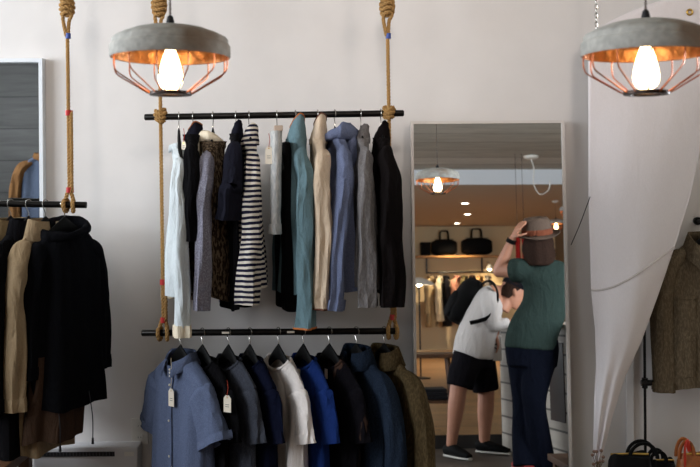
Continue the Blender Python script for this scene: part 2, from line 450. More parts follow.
class Body:
    def __init__(s, W=.215, L=.68, D=.06, neck=.075, slope=.085, flare=1.0, seed=0, fold=1.0, hemdrop=0, e=.85, hemfold=1.0, skew=0, neckz=0, dt=.42):
        s.__dict__.update(locals()); s.o = seed*17.3
    def pt(s, th, v):
        """v 0..1: shoulder; 1..2: shoulder to hem"""
        c, n = math.cos(th), math.sin(th)
        if v <= 1:
            q = v**.85
            w = lerp(s.neck, s.W, q); d = s.D*lerp(.75, s.dt, v**.7); z = -s.slope*v**1.15
            if n < 0: z -= s.neckz*(1-v)*(-n)
        else:
            t = v-1
            w = s.W*lerp(1, s.flare, t)*(1-.05*math.sin(PI*min(1, t*1.2))); d = s.D*lerp(s.dt, 1.08, t**.55); z = -s.slope-(s.L-s.slope)*t
        ex = s.e
        x = w*math.copysign(abs(c)**ex, c); y = d*math.copysign(abs(n)**ex, n)
        t = max(0, v-.5)/1.5
        o = s.o
        f = .016*s.fold*(math.sin(5*th+o+1.2*t)+.6*math.sin(9*th+2*o+2*noise.noise(V((o, t*2, 0)))))*(.25+t)
        f += .018*s.fold*noise.noise(V((2.2*c+o, 2.2*n, z*3.2)))*min(1, v)
        y += math.copysign(1, n if abs(n) > 1e-6 else 1)*f*(abs(n)**.5)
        x += f*.5*c
        x += s.skew*t*t
        if v > 1.85: z += s.hemfold*.008*math.sin(3*th+o)-s.hemdrop*abs(n)
        return V((x, y, z))
    def mesh(s, nt=44, nv=20):
        vs = [i/7 for i in range(8)]+[1+(i+1)/nv for i in range(nv)]
        rings = [[s.pt(2*PI*k/nt, v) for k in range(nt)] for v in vs]
        cen = V((s.skew, 0, 0))
        last = rings[-1]
        rings.append([V(((p.x-s.skew)*.96+s.skew, p.y*.9, p.z-.001)) for p in last])
        rings.append([V(((p.x-s.skew)*.94+s.skew, p.y*.85, p.z+.05)) for p in last])
        return MB().loft(rings)

def sleeve_rings(B, side, ln, r0=(.04, .07), r1=(.028, .05), out=.03, lean=0, seed=0, short=False, fold=1.0, n=22, bend=0):
    W, sl = B.W, B.slope
    if short:
        S = V((side*(W-.068), 0, -sl-.034)); ang = R(short)
        E = S+V((side*math.cos(ang)*ln, lean, -math.sin(ang)*ln))
        path = spline([S, S.lerp(E, .35)+V((side*.006, 0, .005)), E], 7)
    else:
        path = spline([(side*W*.48, 0, -sl*.34-.016), (side*W*.86, lean*.03, -sl*.9-.012), (side*(W+out*.7), lean*.3, -sl-.13), (side*(W+out+bend*.5), lean*.62, -sl-ln*.55), (side*(W+out*.8+bend), lean, -sl-ln)], 8)
    m = len(path); rings = []; o = seed*9.1+side*3
    for i, p in enumerate(path):
        t = i/(m-1)
        T = (path[min(i+1, m-1)]-path[max(i-1, 0)]).normalized()
        Yv = V((0, 1, 0)); Yv = (Yv-T*Yv.dot(T)).normalized(); Xv = T.cross(Yv)
        a, b = lerp(r0[0], r1[0], t**.8), lerp(r0[1], r1[1], t**.6)
        if short and t < .2: a *= .75+1.25*t; b *= .7+1.5*t
        if not short and t < .3: a *= .42+.58*sm(0, .3, t); b *= .42+.58*sm(0, .3, t)
        ring = []
        for k in range(n):
            th = 2*PI*k/n
            f = 1+fold*(.12*math.sin(4*th+o+5*t)*(.3+t)+.10*math.sin(7*th-o+9*t)*(.2+t)+.28*noise.noise(V((1.5*math.cos(th)+o, 1.5*math.sin(th), t*ln*9))))
            ring.append(p+Xv*(a*f*math.cos(th))+Yv*(b*f*math.sin(th))+V((0, .010*fold*noise.noise(V((o, 3, t*6))), 0)))
        rings.append(ring)
    return rings
def make_sleeve(B, side, ln, mat, root, cuff=None, cuffh=.035, **k):
    rings = sleeve_rings(B, side, ln, **k)
    e = rings[-1]; c = sum(e, V())/len(e)
    T = (c-sum(rings[-2], V())/len(e)).normalized()
    m = MB().loft(rings+[[lerp(c, p, .9) for p in e], [lerp(c, p, .85)-T*.04 for p in e]])
    o = m.build('sleeve', mat, root)
    if cuff:
        r = [[lerp(c, p, f)+T*d for p in e] for f, d in ((1.0, -cuffh), (1.10, -cuffh), (1.14, -cuffh*.5), (1.12, .002), (.98, .002), (.9, -.02))]
        MB().loft(r).build('cuff', cuff, o)
    return o
def shirt_collar(B, mat, root, h=.034, fall=.045, gap=.35, spread=.018, n=36, tilt=.25, name='collar'):
    rows = [[], [], [], []]
    for i in range(n+1):
        th = -PI/2+gap/2+(2*PI-gap)*i/n
        c, s_ = math.cos(th), math.sin(th)
        w, d = B.neck+.004, B.D*.75+.004
        fr = max(0, -s_)
        rows[0].append(V((w*c, d*s_, -.006-B.neckz*fr)))
        rows[1].append(V((w*c*.97, d*s_*.97, h-fr*(.012+B.neckz*.9))))
        k = 1+spread/d
        rows[2].append(V((w*c*1.07, d*s_*1.12, h+.002-fr*(.012+B.neckz*.9))))
        pt = fall*(1+.35*sm(.75, 1, fr))
        rows[3].append(V((w*c*(1.0+spread/w*1.2), d*s_*k, h-pt-fr*(.012+B.neckz*.8))))
    mb = MB(); mb.loft(rows, False)
    o = mb.build(name, mat, root)
    md = o.modifiers.new('thick', 'SOLIDIFY'); md.thickness = .0025
    return o
def stand_collar(B, mat, root, h=.07, trim=None, lean=.03, wob=.3, seed=0, n=40):
    rings = []
    for j in range(6):
        t = j/5; r = []
        for i in range(n):
            th = 2*PI*i/n; c, s_ = math.cos(th), math.sin(th)
            k = 1.04-.36*max(0, t-.15)/.85
            z = -.022+(h+.014)*t*(1+.25*c)-.02*max(0, -s_)*t
            p = V((B.neck*k*c*1.03, B.D*.8*k*s_+lean*t*.3, z))
            p += V((1, .6, 0))*(.012*wob*noise.noise(V((c*2+seed, s_*2, t*3)))*t)
            r.append(p)
        rings.append(r)
    top = rings[-1]
    rings.append([p*.93+V((0, 0, -.004)) for p in top]); rings.append([V((p.x*.9, p.y*.9, -.01)) for p in top])
    o = MB().loft(rings).build('collar', mat, root)
    if trim:
        MB().tube(top+[top[0]], .0032, 6, False).build('piping', trim, o, label='contrasting taped edge')
    return o
def neck_band(B, mat, root, r=.007):
    pts = []
    for i in range(33):
        th = 2*PI*i/32; c, s_ = math.cos(th), math.sin(th)
        pts.append(V((B.neck*c, B.D*.75*s_, .001-B.neckz*max(0, -s_))))
    return MB().tube(pts, (r, r*.7) and r, 8, False).build('neckband', mat, root)
def hood(B, mat, root, side=1, seed=0, big=1.0, back=1):
    """a soft hood folded down over the back of the neck"""
    m = MB(); rings = []
    nmaj, nmin = 30, 14
    for i in range(nmaj):
        th = 2*PI*i/nmaj; c, s_ = math.cos(th), math.sin(th)
        bk = .5+.5*s_*back
        w, d = (B.neck+.03)*big, (B.D*.8+.022)*big
        rr = lerp(.015, .042, bk)*big
        cen = V((w*c, d*s_, .012-.028*(1-bk)+.02*c*side))
        ring = []
        for k in range(nmin):
            a = 2*PI*k/nmin
            f = 1+.35*noise.noise(V((c*2.1+seed, s_*2.1, 1.4*math.cos(a))))
            ring.append(cen+V((c*rr*f*math.cos(a), s_*rr*f*math.cos(a), rr*1.15*f*math.sin(a)-.3*rr*math.cos(a)*bk)))
        rings.append(ring)
    rings.append(rings[0])
    m.loft(rings)
    # the pouch hanging behind
    pr = []
    for i in range(9):
        t = i/8; r = []
        for k in range(20):
            a = 2*PI*k/20
            w = (B.neck+.035)*big*math.sin(PI*(.28+.60*t))**.8
            y = back*(B.D*.75+.012+.035*math.sin(PI*t)*max(0, math.cos(a))*big)
            f = 1+.12*noise.noise(V((math.cos(a)*2+seed, t*3, 4)))
            r.append(V((w*f*math.sin(a), y+back*.022*math.cos(a), .02-.17*t*big)))
        pr.append(r)
    m.loft(pr, True, True, True)
    return m.build('hood', mat, root)
def price_tag(p, parent, normal_rz=0, h=.055, w=.028, string=None, slen=.05, label='cream price tag on a string'):
    rot = Matrix.Rotation(normal_rz, 3, 'Z')
    m = MB()
    pr = [(-w/2, -h), (w/2, -h), (w/2, -.012), (w*.22, 0), (-w*.22, 0), (-w/2, -.012)]
    f = [[V(p)+rot@V((x, y, z)) for x, z in pr] for y in (-.0008, .0008)]
    m.loft(f, True, True, True)
    o = m.build('price_tag', paper, parent, False, label=label)
    MB().tube([V(p)+V((0, 0, slen)), V(p)+rot@V((.004, 0, slen*.5)), V(p)+rot@V((0, -.002, -.004))], .0012, 5).build('string', string or red_string, o)
    MB().tube([V(p)+rot@V((0, -.0014, -.009)), V(p)+rot@V((0, .0014, -.009))], .0028, 10).build('eyelet', brass, o)
    for i in range(2):
        MB().box(V(p)+rot@V((0, -.0014, -h*.55-i*.008)), (w*.5, .0008, .0016), rot).build('print_line', slot_m, o, False)
    return o
def buttons(B, root, v0, v1, n, mat, parent_body, r=.0048, th=-PI/2):
    for i in range(n):
        p = B.pt(th, lerp(v0, v1, i/(n-1)))+V((0, -.006, 0))
        MB().tube([p+V((0, .003, 0)), p+V((0, -.002, 0)), p+V((0, -.003, 0))], [r, r, r*.7], 12).build('button', mat, root)
def placket(B, mat, root, w=.016, v0=.05, v1=2.0, th=-PI/2):
    L_, R_, l2, r2 = [], [], [], []
    for i in range(40):
        v = lerp(v0, v1, i/39); p = B.pt(th, v)
        y = min(B.pt(th-.06, v).y, B.pt(th+.06, v).y, p.y)
        L_.append(V((p.x-w, y+.002, p.z))); R_.append(V((p.x+w, y+.002, p.z)))
        l2.append(V((p.x-w, y-.0015, p.z))); r2.append(V((p.x+w, y-.0015, p.z)))
    return MB().loft([L_, l2, r2, R_], False).build('placket', mat, root)

GROUP_H = {}
def hang(kind, label, cat, railp, ang, hlabel, hgroup, drop=.088):
    """hanger on the rail plus an empty for the garment hanging on it"""
    rz = -R(ang)
    make_hanger(hlabel, railp, rz, None)
    return thing(kind, label, cat, railp+V((0, 0, -drop)), rz)

navy = fabric('navy_cloth', (25, 25, 34)); blackc = fabric('black_cloth', (14, 13, 15))
pale = fabric('pale_blue_linen', (200, 206, 208), .06); creamc = fabric('cream_cotton', (226, 212, 188), .06)
heather = fabric('heather_grey_knit', (112, 110, 124), heather=(150, 148, 160), hscale=420)
tweed = fabric('brown_tweed', (48, 38, 30), heather=(112, 96, 78), hscale=130, hpos=(.48, .58))
striped = fabric('navy_striped_jersey', (34, 34, 54), stripe=(.0205, (220, 210, 198), .52), wrinkle=.25)
greywash = fabric('washed_grey_denim', (170, 170, 170), heather=(196, 194, 190), hscale=90)
teal = fabric('teal_cotton', (100, 124, 131), .08); orange_tape = plain('orange_binding', (186, 104, 44), .7)
beige = fabric('beige_canvas', (206, 184, 160), .06); brown_edge = plain('brown_binding', (96, 52, 34), .8)
chamb9 = fabric('blue_grey_chambray', (98, 106, 134), heather=(114, 122, 148), hscale=500)
greyk = fabric('grey_knit', (112, 108, 108), heather=(128, 123, 122), hscale=240)
blackbrown = fabric('black_wool', (20, 16, 16)); brownw = fabric('brown_lining', (62, 46, 36))
chambray = fabric('blue_chambray', (84, 93, 118), heather=(99, 109, 135), hscale=520, wrinkle=.3)
greytee = fabric('charcoal_jersey', (54, 56, 64), heather=(68, 70, 78), hscale=480)
whitetee = fabric('white_jersey', (226, 216, 210), .04); royal = fabric('royal_blue_jersey', (25, 45, 98), .1)
navyblue = fabric('deep_blue_jersey', (14, 17, 34), .1)
pattern = fabric('dark_floral_cotton', (16, 14, 18), heather=(70, 52, 44), hscale=16, hpos=(.6, .66))
denim = fabric('dark_denim', (27, 35, 48), heather=(38, 48, 63), hscale=420); olive = fabric('olive_twill', (66, 54, 36), heather=(82, 68, 46), hscale=160)
khaki = fabric('khaki_cotton', (128, 108, 78), .08); parka_c = fabric('black_parka_shell', (12, 12, 15), wrinkle=.4)
trench = fabric('tan_trench_cotton', (150, 128, 100), .08); jacket_o = fabric('olive_brown_canvas', (92, 79, 62), heather=(110, 96, 77), hscale=170)
black_trousers = fabric('black_twill', (15, 14, 15)); pearl = plain('pearl_button', (214, 206, 190), .3)

up = lambda px: on(UA, UB, px)
lo = lambda px: on(LA, LB, px)
lf = lambda px: on(SA, SB, px)

# ---- upper rail, left to right
G = hang('shirt', 'pale blue long-sleeved shirt with cream turned-back cuffs, leftmost on upper rail', 'shirt', up(178), 80, 'black hanger inside the pale blue shirt with cream cuffs', 0, .125)
B1 = Body(W=.20, L=.60, D=.045, seed=1, neck=.06); B1.mesh().build('body', pale, G)
make_sleeve(B1, 1, .66, pale, G, creamc, .045, r0=(.03, .022), r1=(.03, .031), seed=1, lean=.012)
make_sleeve(B1, -1, .56, pale, G, creamc, .07, r0=(.03, .022), r1=(.022, .030), seed=2, lean=-.045)
shirt_collar(B1, pale, G, h=.016, fall=.022, spread=.006)
G = hang('jacket', 'short navy black jacket with tan neck tape, second from left on upper rail', 'jacket', up(192), 82, 'black hanger inside the short navy jacket with tan tape', 0, .075)
B2 = Body(W=.2, L=.46, D=.05, seed=2, neck=.055); B2.mesh().build('body', blackc, G)
make_sleeve(B2, 1, .34, blackc, G, r0=(.03, .024), r1=(.028, .034), seed=3)
make_sleeve(B2, -1, .55, navy, G, r0=(.03, .022), r1=(.025, .026), seed=4, lean=.03)
stand_collar(B2, navy, G, .045, leather_tan, seed=2, wob=1)
price_tag(V((.10, -.035, -.03)), G, R(60), .036, .02, label='small folded tag at the collar')
G = hang('cardigan', 'heather grey hooded cardigan with pale hood, third from left on upper rail', 'cardigan', up(212), 88, 'black hanger inside the heather grey hooded cardigan', 0, .105)
B3 = Body(W=.2, L=.62, D=.075, seed=3, neck=.065, hemdrop=.02); B3.mesh().build('body', tweed, G, label='brown flecked knit body')
make_sleeve(B3, 1, .58, heather, G, r0=(.035, .026), r1=(.026, .029), seed=5, lean=-.03).__setitem__('label', 'grey marled sleeve')
make_sleeve(B3, -1, .6, heather, G, r0=(.03, .022), r1=(.026, .03), seed=6, lean=.03)
hood(B3, creamc, G, seed=3, big=.55, back=-1)
G = hang('jacket', 'bunched navy windbreaker over black layer, left of the striped top', 'jacket', up(235), 86, 'black hanger inside the bunched navy windbreaker', 0, .075)
B4 = Body(W=.2, L=.70, D=.034, seed=4, neck=.055, fold=1.0); B4.mesh().build('body', blackc, G)
make_sleeve(B4, 1, .26, navy, G, r0=(.04, .028), r1=(.035, .046), seed=7, lean=-.02)
make_sleeve(B4, -1, .6, navy, G, r0=(.03, .02), r1=(.02, .024), seed=8)
stand_collar(B4, navy, G, .05, None, seed=4, wob=1.2)
G = hang('striped_top', 'navy and white striped long-sleeved top with rolled neck', 'top', up(248), 79, 'black hanger inside the navy and white striped top', 0, .10)
B5 = Body(W=.19, L=.59, D=.05, seed=5, neck=.055); B5.mesh().build('body', striped, G)
make_sleeve(B5, 1, .565, striped, G, r0=(.032, .022), r1=(.034, .042), seed=9, lean=-.03)
make_sleeve(B5, -1, .5, striped, G, r0=(.03, .022), r1=(.025, .03), seed=10)
stand_collar(B5, striped, G, .06, None, seed=5, wob=.6)
G = hang('trousers', 'black trousers with pale grey washed leg hanging beside teal jacket', 'trousers', up(276), 84, 'black hanger holding the black trousers with grey leg', 0, .075)
m = MB()
for s in (-1, 1):
    rings = []
    for i in range(18):
        t = i/17; o = s*5
        rings.append([V((s*.065+.085*math.cos(a)*(1+.1*math.sin(3*a+o)), .022+.020*t+lerp(.020, .040, t)*math.sin(a)*(1+.25*noise.noise(V((math.cos(a)*2, math.sin(a)*2, t*4+o))))+.01*s, -.04-.68*t)) for a in [2*PI*k/24 for k in range(24)]])
    m.loft(rings, True, True, True)
m.fuse('leg_pair', black_trousers, G, .007, 3)
m = MB(); rings = []
for i in range(16):
    t = i/15
    rings.append([V((.178+.032*math.cos(a), -.006-.01*t+.021*math.sin(a)*(1+.3*noise.noise(V((math.cos(a)*2, math.sin(a)*2, t*5)))), .0-.40*t)) for a in [2*PI*k/20 for k in range(20)]])
m.loft(rings, True, True, True).build('washed_leg', greywash, G, label='pale grey washed denim leg')
MB().tube([(.178, -.016, -.365), (.178, -.016, -.405)], [(.036, .026), (.038, .027)], 20, flat=(1, 0, 0)).build('cuff', greywash, G)
MB().box((.178, .0, .010), (.05, .035, .022)).build('clip', plain('clip_wood', (190, 168, 150), .6), G, False, bevel=.004)
price_tag(V((.195, -.038, -.06)), G, R(80), .07, .028, label='brown card tag')
G = hang('jacket', 'teal jacket with orange taped collar and hem on upper rail', 'jacket', up(294.5), 78, 'black hanger inside the teal jacket', 0, .10)
B7 = Body(W=.2, L=.62, D=.052, seed=7, neck=.085, dt=.5); B7.mesh().build('body', teal, G)
kw = dict(r0=(.04, .030), r1=(.036, .036), seed=11, lean=.0)
sl = make_sleeve(B7, 1, .66, teal, G, **kw)
sl2 = make_sleeve(B7, -1, .56, teal, G, r0=(.03, .025), r1=(.028, .038), seed=12, lean=-.03)
rg = sleeve_rings(B7, 1, .66, **kw)[-1]
MB().tube(rg+[rg[0]], .004, 6, False).build('piping', orange_tape, sl, label='orange hem tape')
stand_collar(B7, teal, G, .085, orange_tape, seed=7, wob=.5)
G = hang('jacket', 'cream beige jacket with brown edging, right of the teal jacket', 'jacket', up(317), 84, 'black hanger inside the cream beige jacket', 0, .10)
B8 = Body(W=.2, L=.60, D=.046, seed=8, neck=.085, dt=.5); B8.mesh().build('body', beige, G)
kw = dict(r0=(.035, .028), r1=(.034, .035), seed=13, lean=.0)
sl = make_sleeve(B8, 1, .585, beige, G, **kw)
rg = sleeve_rings(B8, 1, .585, **kw)[-1]
MB().tube(rg+[rg[0]], .004, 6, False).build('piping', brown_edge, sl, label='brown hem tape')
make_sleeve(B8, -1, .5, beige, G, r0=(.03, .022), r1=(.025, .034), seed=14, lean=.02)
stand_collar(B8, beige, G, .085, brown_edge, seed=8, wob=.5)
G = hang('hooded_shirt', 'blue-grey chambray hooded shirt with rolled cuff on upper rail', 'shirt', up(334), 76, 'black hanger inside the blue-grey hooded shirt', 0, .095)
B9 = Body(W=.2, L=.61, D=.050, seed=9, neck=.065); B9.mesh().build('body', chamb9, G)
make_sleeve(B9, 1, .595, chamb9, G, chamb9, .04, r0=(.04, .034), r1=(.03, .030), seed=15, lean=-.06)
make_sleeve(B9, -1, .55, chamb9, G, r0=(.03, .022), r1=(.025, .03), seed=16, lean=.04)
hood(B9, chamb9, G, seed=9, big=.88, back=1)
G = hang('cardigan', 'plain grey knit cardigan between hooded shirt and black coat', 'cardigan', up(360), 86, 'black hanger inside the plain grey cardigan', 0, .10)
B10 = Body(W=.2, L=.60, D=.045, seed=10, neck=.06); B10.mesh().build('body', greyk, G)
make_sleeve(B10, 1, .58, greyk, G, r0=(.035, .022), r1=(.032, .038), seed=17)
make_sleeve(B10, -1, .5, greyk, G, r0=(.03, .02), r1=(.025, .03), seed=18)
stand_collar(B10, greyk, G, .05, None, seed=10, wob=.8)
G = hang('coat', 'black wool coat, rightmost on upper rail beside rope', 'coat', up(380), 84, 'black hanger inside the rightmost black wool coat', 0, .10)
B11 = Body(W=.2, L=.62, D=.044, seed=11, neck=.055, flare=1.05); B11.mesh().build('body', blackbrown, G)
make_sleeve(B11, 1, .58, blackbrown, G, r0=(.04, .026), r1=(.05, .046), seed=19, lean=.01)
make_sleeve(B11, -1, .52, brownw, G, r0=(.03, .022), r1=(.025, .035), seed=20, lean=-.05)
stand_collar(B11, blackbrown, G, .06, None, seed=11, wob=1)

# ---- lower rail
G = hang('shirt', 'blue chambray short-sleeved button-down shirt with cream price tag', 'shirt', lo(178), 50, 'black hanger inside the blue chambray shirt', 0, .100)
Bc = Body(W=.215, L=.72, D=.065, dt=.6, seed=21, neck=.064, fold=.55, neckz=.03, e=.8); Bc.mesh(60, 30).build('body', chambray, G)
make_sleeve(Bc, 1, .22, chambray, G, chambray, .03, r0=(.085, .05), r1=(.085, .045), seed=21, short=60, fold=.6)
make_sleeve(Bc, -1, .225, chambray, G, chambray, .03, r0=(.085, .05), r1=(.08, .045), seed=22, short=68, fold=.6)
shirt_collar(Bc, chambray, G, h=.024, fall=.05, gap=.7, spread=.025)
placket(Bc, chambray, G)
buttons(Bc, G, .35, 1.95, 8, pearl, None)
p = Bc.pt(-PI/2, 1.05)
price_tag(p+V((.030, -.014, 0)), G, R(10), .072, .033, string_m, .125)
bp = V((.345, -.03, -.25))
specs = [
 ('t_shirt', 'plain black t-shirt with cream price tag, behind the blue chambray shirt', 't-shirt', 200, 52, blackc, 23, .70, 'tee'),
 ('t_shirt', 'charcoal grey t-shirt on lower rail between black and deep blue t-shirts', 't-shirt', 226, 56, greytee, 24, .70, 'tee'),
 ('t_shirt', 'deep blue t-shirt between charcoal and white t-shirts', 't-shirt', 247.5, 58, navyblue, 25, .70, 'tee'),
 ('t_shirt', 'white t-shirt in the middle of lower rail', 't-shirt', 276, 58, whitetee, 26, .66, 'tee'),
 ('t_shirt', 'royal blue t-shirt to the right of white t-shirt', 't-shirt', 301, 60, royal, 27, .68, 'tee'),
 ('shirt', 'dark floral patterned shirt left of denim jacket on lower rail', 'shirt', 327, 56, pattern, 28, .70, 'tee'),
 ('denim_jacket', 'dark blue denim jacket with long sleeves on lower rail', 'jacket', 354, 56, denim, 29, .66, 'jacket'),
 ('jacket', 'olive brown work jacket, rightmost on lower rail', 'jacket', 382, 56, olive, 30, .68, 'jacket')]
for kind, label, cat, px, ang, mt, sd, ln, ty in specs:
    nm = label.split(' on lower')[0].split(' in the')[0].split(' directly')[0].split(' to the')[0].split(' between')[0].split(' left of')[0].split(',')[0].split(' with')[0]
    G = hang(kind, label, cat, lo(px), ang, 'black hanger inside the '+nm+' on lower rail', 0, .106)
    Bb = Body(W=.212, L=ln, D=.043, dt=.5, seed=sd, neck=.088 if ty == 'tee' else .075, fold=.7, neckz=.045 if ty == 'tee' else .015)
    Bb.mesh(48, 22).build('body', mt, G)
    if ty == 'tee':
        neck_band(Bb, mt, G)
        for s in (1, -1): make_sleeve(Bb, s, .20, mt, G, None, r0=(.085, .028), r1=(.085, .026), seed=sd, short=72, fold=.5)
    else:
        for s in (1, -1): make_sleeve(Bb, s, .60, mt, G, mt, .05, r0=(.05, .038), r1=(.045, .036), seed=sd, fold=.8, out=.05)
        shirt_collar(Bb, mt, G, h=.045, fall=.07, gap=.5, spread=.03)
        placket(Bb, mt, G); buttons(Bb, G, .4, 1.9, 6, brass if kind == 'denim_jacket' else slot_m, None, .007)
    if sd == 23:
        price_tag(V((.255, -.036, -.105)), G, R(25), .066, .034, red_string, .06)
    if sd in (27, 28):
        p = Bb.pt(-PI/2+.2, .2); MB().box(p+V((0, -.008, -.01)), (.022, .001, .04)).build('neck_label', paper, G, False, label='cream woven neck label')

# ---- left rail
def coat(kind, label, cat, px, ang, mt, sd, W, L_, D, sl=.62, hd=None, drop=.105, **k):
    G = hang(kind, label, cat, lf(px), ang, 'black hanger inside the '+label.split(',')[0].split(' with')[0].split(' hanging')[0], 0, drop)
    Bb = Body(W=W, L=L_, D=D, seed=sd, neck=.08, fold=.8, **k); Bb.mesh(48, 24).build('body', mt, G)
    for s in (1, -1): make_sleeve(Bb, s, sl, mt, G, mt, .05, r0=(.045, .05), r1=(.042, .045), seed=sd, fold=.7, out=.01)
    if hd: hood(Bb, mt, G, 1, sd, .85)
    else: shirt_collar(Bb, mt, G, h=.045, fall=.08, gap=.5, spread=.03)
    placket(Bb, mt, G)
    return G, Bb
coat('jacket', 'khaki cotton jacket cut off by the left edge of photo', 'jacket', 9, -66, khaki, 31, .17, .70, .055)
coat('coat', 'long black coat between khaki jacket and tan trench coat', 'coat', 27, -66, blackc, 32, .19, .90, .065)
coat('trench_coat', 'tan trench coat with long hem behind the black parka', 'coat', 44, -64, trench, 33, .165, .90, .045, flare=.85)
G, Bp = coat('parka', 'black hooded parka with hanging drawcords and brown lining, rightmost on left rail', 'parka', 63, -48, parka_c, 34, .150, .715, .085, .50, True, flare=1.12, dt=.7)
lin = Body(W=.12, L=.84, D=.07, seed=35, neck=.07, fold=.8, skew=-.075); 
vs = [1.55+i*.45/9 for i in range(10)]
MB().loft([[lin.pt(2*PI*k/40, v) for k in range(40)] for v in vs]).build('lining', brownw, G, label='brown quilted lining hanging below the hem')
for s in (-.09, .06):
    MB().tube(spline([(s, -.075, -.66), (s, -.10, -.76), (s+.002, -.098, -.855)], 5), .0022, 6).build('drawcord', slot_m, G)
    MB().tube([(s+.002, -.098, -.85), (s+.002, -.098, -.875)], [.004, .006], 8).build('cord_stop', slot_m, G)
# ---- jacket at right edge, on a wall peg
pj = P(707, 222, 4.2)
peg = thing('wall_peg', 'black wall peg at right edge above olive canvas jacket', 'peg', (pj.x, WALL, pj.z), 0)
MB().tube([(0, 0, 0), (0, -.012, 0)], .018, 16).build('plate', black_metal, peg)
MB().tube([(0, 0, -.0), (0, -.135, .002)], .007, 12).build('arm', black_metal, peg)
G = hang('jacket', 'olive brown canvas chore jacket at right edge below the white sheet', 'jacket', pj, 6, 'black hanger inside the olive canvas jacket at right edge', 0, .085)
Bj = Body(W=.17, L=.63, D=.07, seed=40, neck=.07, fold=.6, neckz=.06); Bj.mesh(60, 26).build('body', jacket_o, G)
for s in (1, -1): make_sleeve(Bj, s, .56, jacket_o, G, jacket_o, .04, r0=(.05, .065), r1=(.045, .05), seed=40+s, out=.02, fold=.7)
shirt_collar(Bj, jacket_o, G, h=.04, fall=.085, gap=.6, spread=.03); placket(Bj, jacket_o, G); buttons(Bj, G, .9, 1.9, 4, slot_m, None, .007)
for sx, z0, z1 in ((-1, -.23, -.33), (-1, -.40, -.58), (1, -.40, -.58)):
    rings = []
    for z in (z0, z1):
        v = 1+(-z-Bj.slope)/(Bj.L-Bj.slope)
        for off in ((-.001,) if False else (-.006,)):
            rings.append([Bj.pt(-PI/2+sx*a, v)+V((0, off, 0)) for a in (.35, .5, .65, .8, .95)])
    mid = [lerp(a, b, .12)+V((0, -.004, 0)) for a, b in zip(*rings)]
    o = MB().loft([[q+V((0, .008, 0)) for q in rings[0]], rings[0], mid, [q+V((0, .004, -.001)) for q in mid], rings[1], [q+V((0, .008, 0)) for q in rings[1]]], False).build('pocket', jacket_o, G)

# ------------------------------------------------------------------ pendant lamps
bulb_m = emit('bulb_glow', (1, .72, .38), 9)
bulb_far_m = emit('far_bulb_glow', (1, .66, .32), 14)
def pendant(label, px, py, wpx, d=None, loc=None, K=.758, zc=H1, bm=None, hi=True, group='concrete pendant lamps'):
    p = loc if loc is not None else P(px, py, d)
    o = thing('pendant_lamp', label, 'lamp', p, random.random(), group)
    n = 56 if hi else 32
    S_ = lambda pr: [(r*K, z*K) for r, z in pr]
    out = [(.1875, 0), (.190, .003), (.1905, .036), (.188, .041), (.1835, .044), (.183, .058), (.178, .064), (.150, .078), (.115, .091), (.085, .098), (.05, .102), (.018, .104), (.0, .104)]
    MB().lathe(S_(out[:-1]+[(.002, .104)]), n=n, cap1=True).build('shade', concrete, o)
    inn = [(.1875, 0), (.182, .001), (.180, .03), (.172, .05), (.14, .068), (.09, .084), (.03, .092), (.002, .092)]
    MB().lathe(S_(inn), n=n, cap1=True).build('lining', copper_in, o)
    for i in range(12):
        a = 2*PI*(i+.3)/12
        prof = [(.181, .004), (.182, -.022), (.178, -.042), (.165, -.056), (.12, -.083), (.075, -.110), (.06, -.114)]
        MB().tube(spline([(r*math.cos(a), r*math.sin(a), z) for r, z in S_(prof)], 3), .0017, 6).build('cage_wire', copper, o)
    MB().lathe(S_([(.044, -.108), (.066, -.108), (.068, -.114), (.066, -.119), (.044, -.119), (.042, -.114), (.044, -.108)]), n=36).build('cage_ring', bronze, o)
    MB().tube([(0, 0, .07), (0, 0, .02)], [.018, .019], 20).build('socket', bronze, o)
    MB().lathe([(.011, .022), (.015, .012), (.021, -.005), (.027, -.030), (.0300, -.048), (.0285, -.060), (.024, -.070), (.015, -.077), (.003, -.080)], n=28, cap0=True, cap1=True).build('bulb', bm or bulb_m, o)
    MB().lathe(S_([(.013, .102), (.013, .116), (.009, .132), (.004, .136)]), n=16, cap0=True, cap1=True).build('cord_grip', slot_m, o)
    c = MB(); rope_geo(c, [V((0, 0, .1)), V((0, 0, zc-p.z-.02))], .0028, .022, 2)
    c.build('cord', plain_cord, o)
    MB().lathe([(.055, zc-p.z-.002), (.055, zc-p.z-.015), (.03, zc-p.z-.03), (.006, zc-p.z-.034)], n=24, cap0=True, cap1=True).build('ceiling_rose', lamp_white, o)
    return o
plain_cord = plain('twisted_cord', (96, 82, 74), .9)
pendant('concrete pendant lamp with copper cage hanging top left before the rope', 170.5, 58, 118, 2.35)
pendant('concrete pendant lamp with copper cage at top right before the white sheet', 646, 55, 126, 2.2)
pendant('concrete pendant lamp reflected at right mirror edge, lit bulb by the hat', 0, 0, 0, loc=M(556, 224, y=-6.4), zc=H2, bm=bulb_far_m, hi=False)
pendant('concrete pendant lamp half cut off by right mirror edge, highest of its pair', 0, 0, 0, loc=M(571, 211, y=-3.6), bm=bulb_far_m, hi=False)

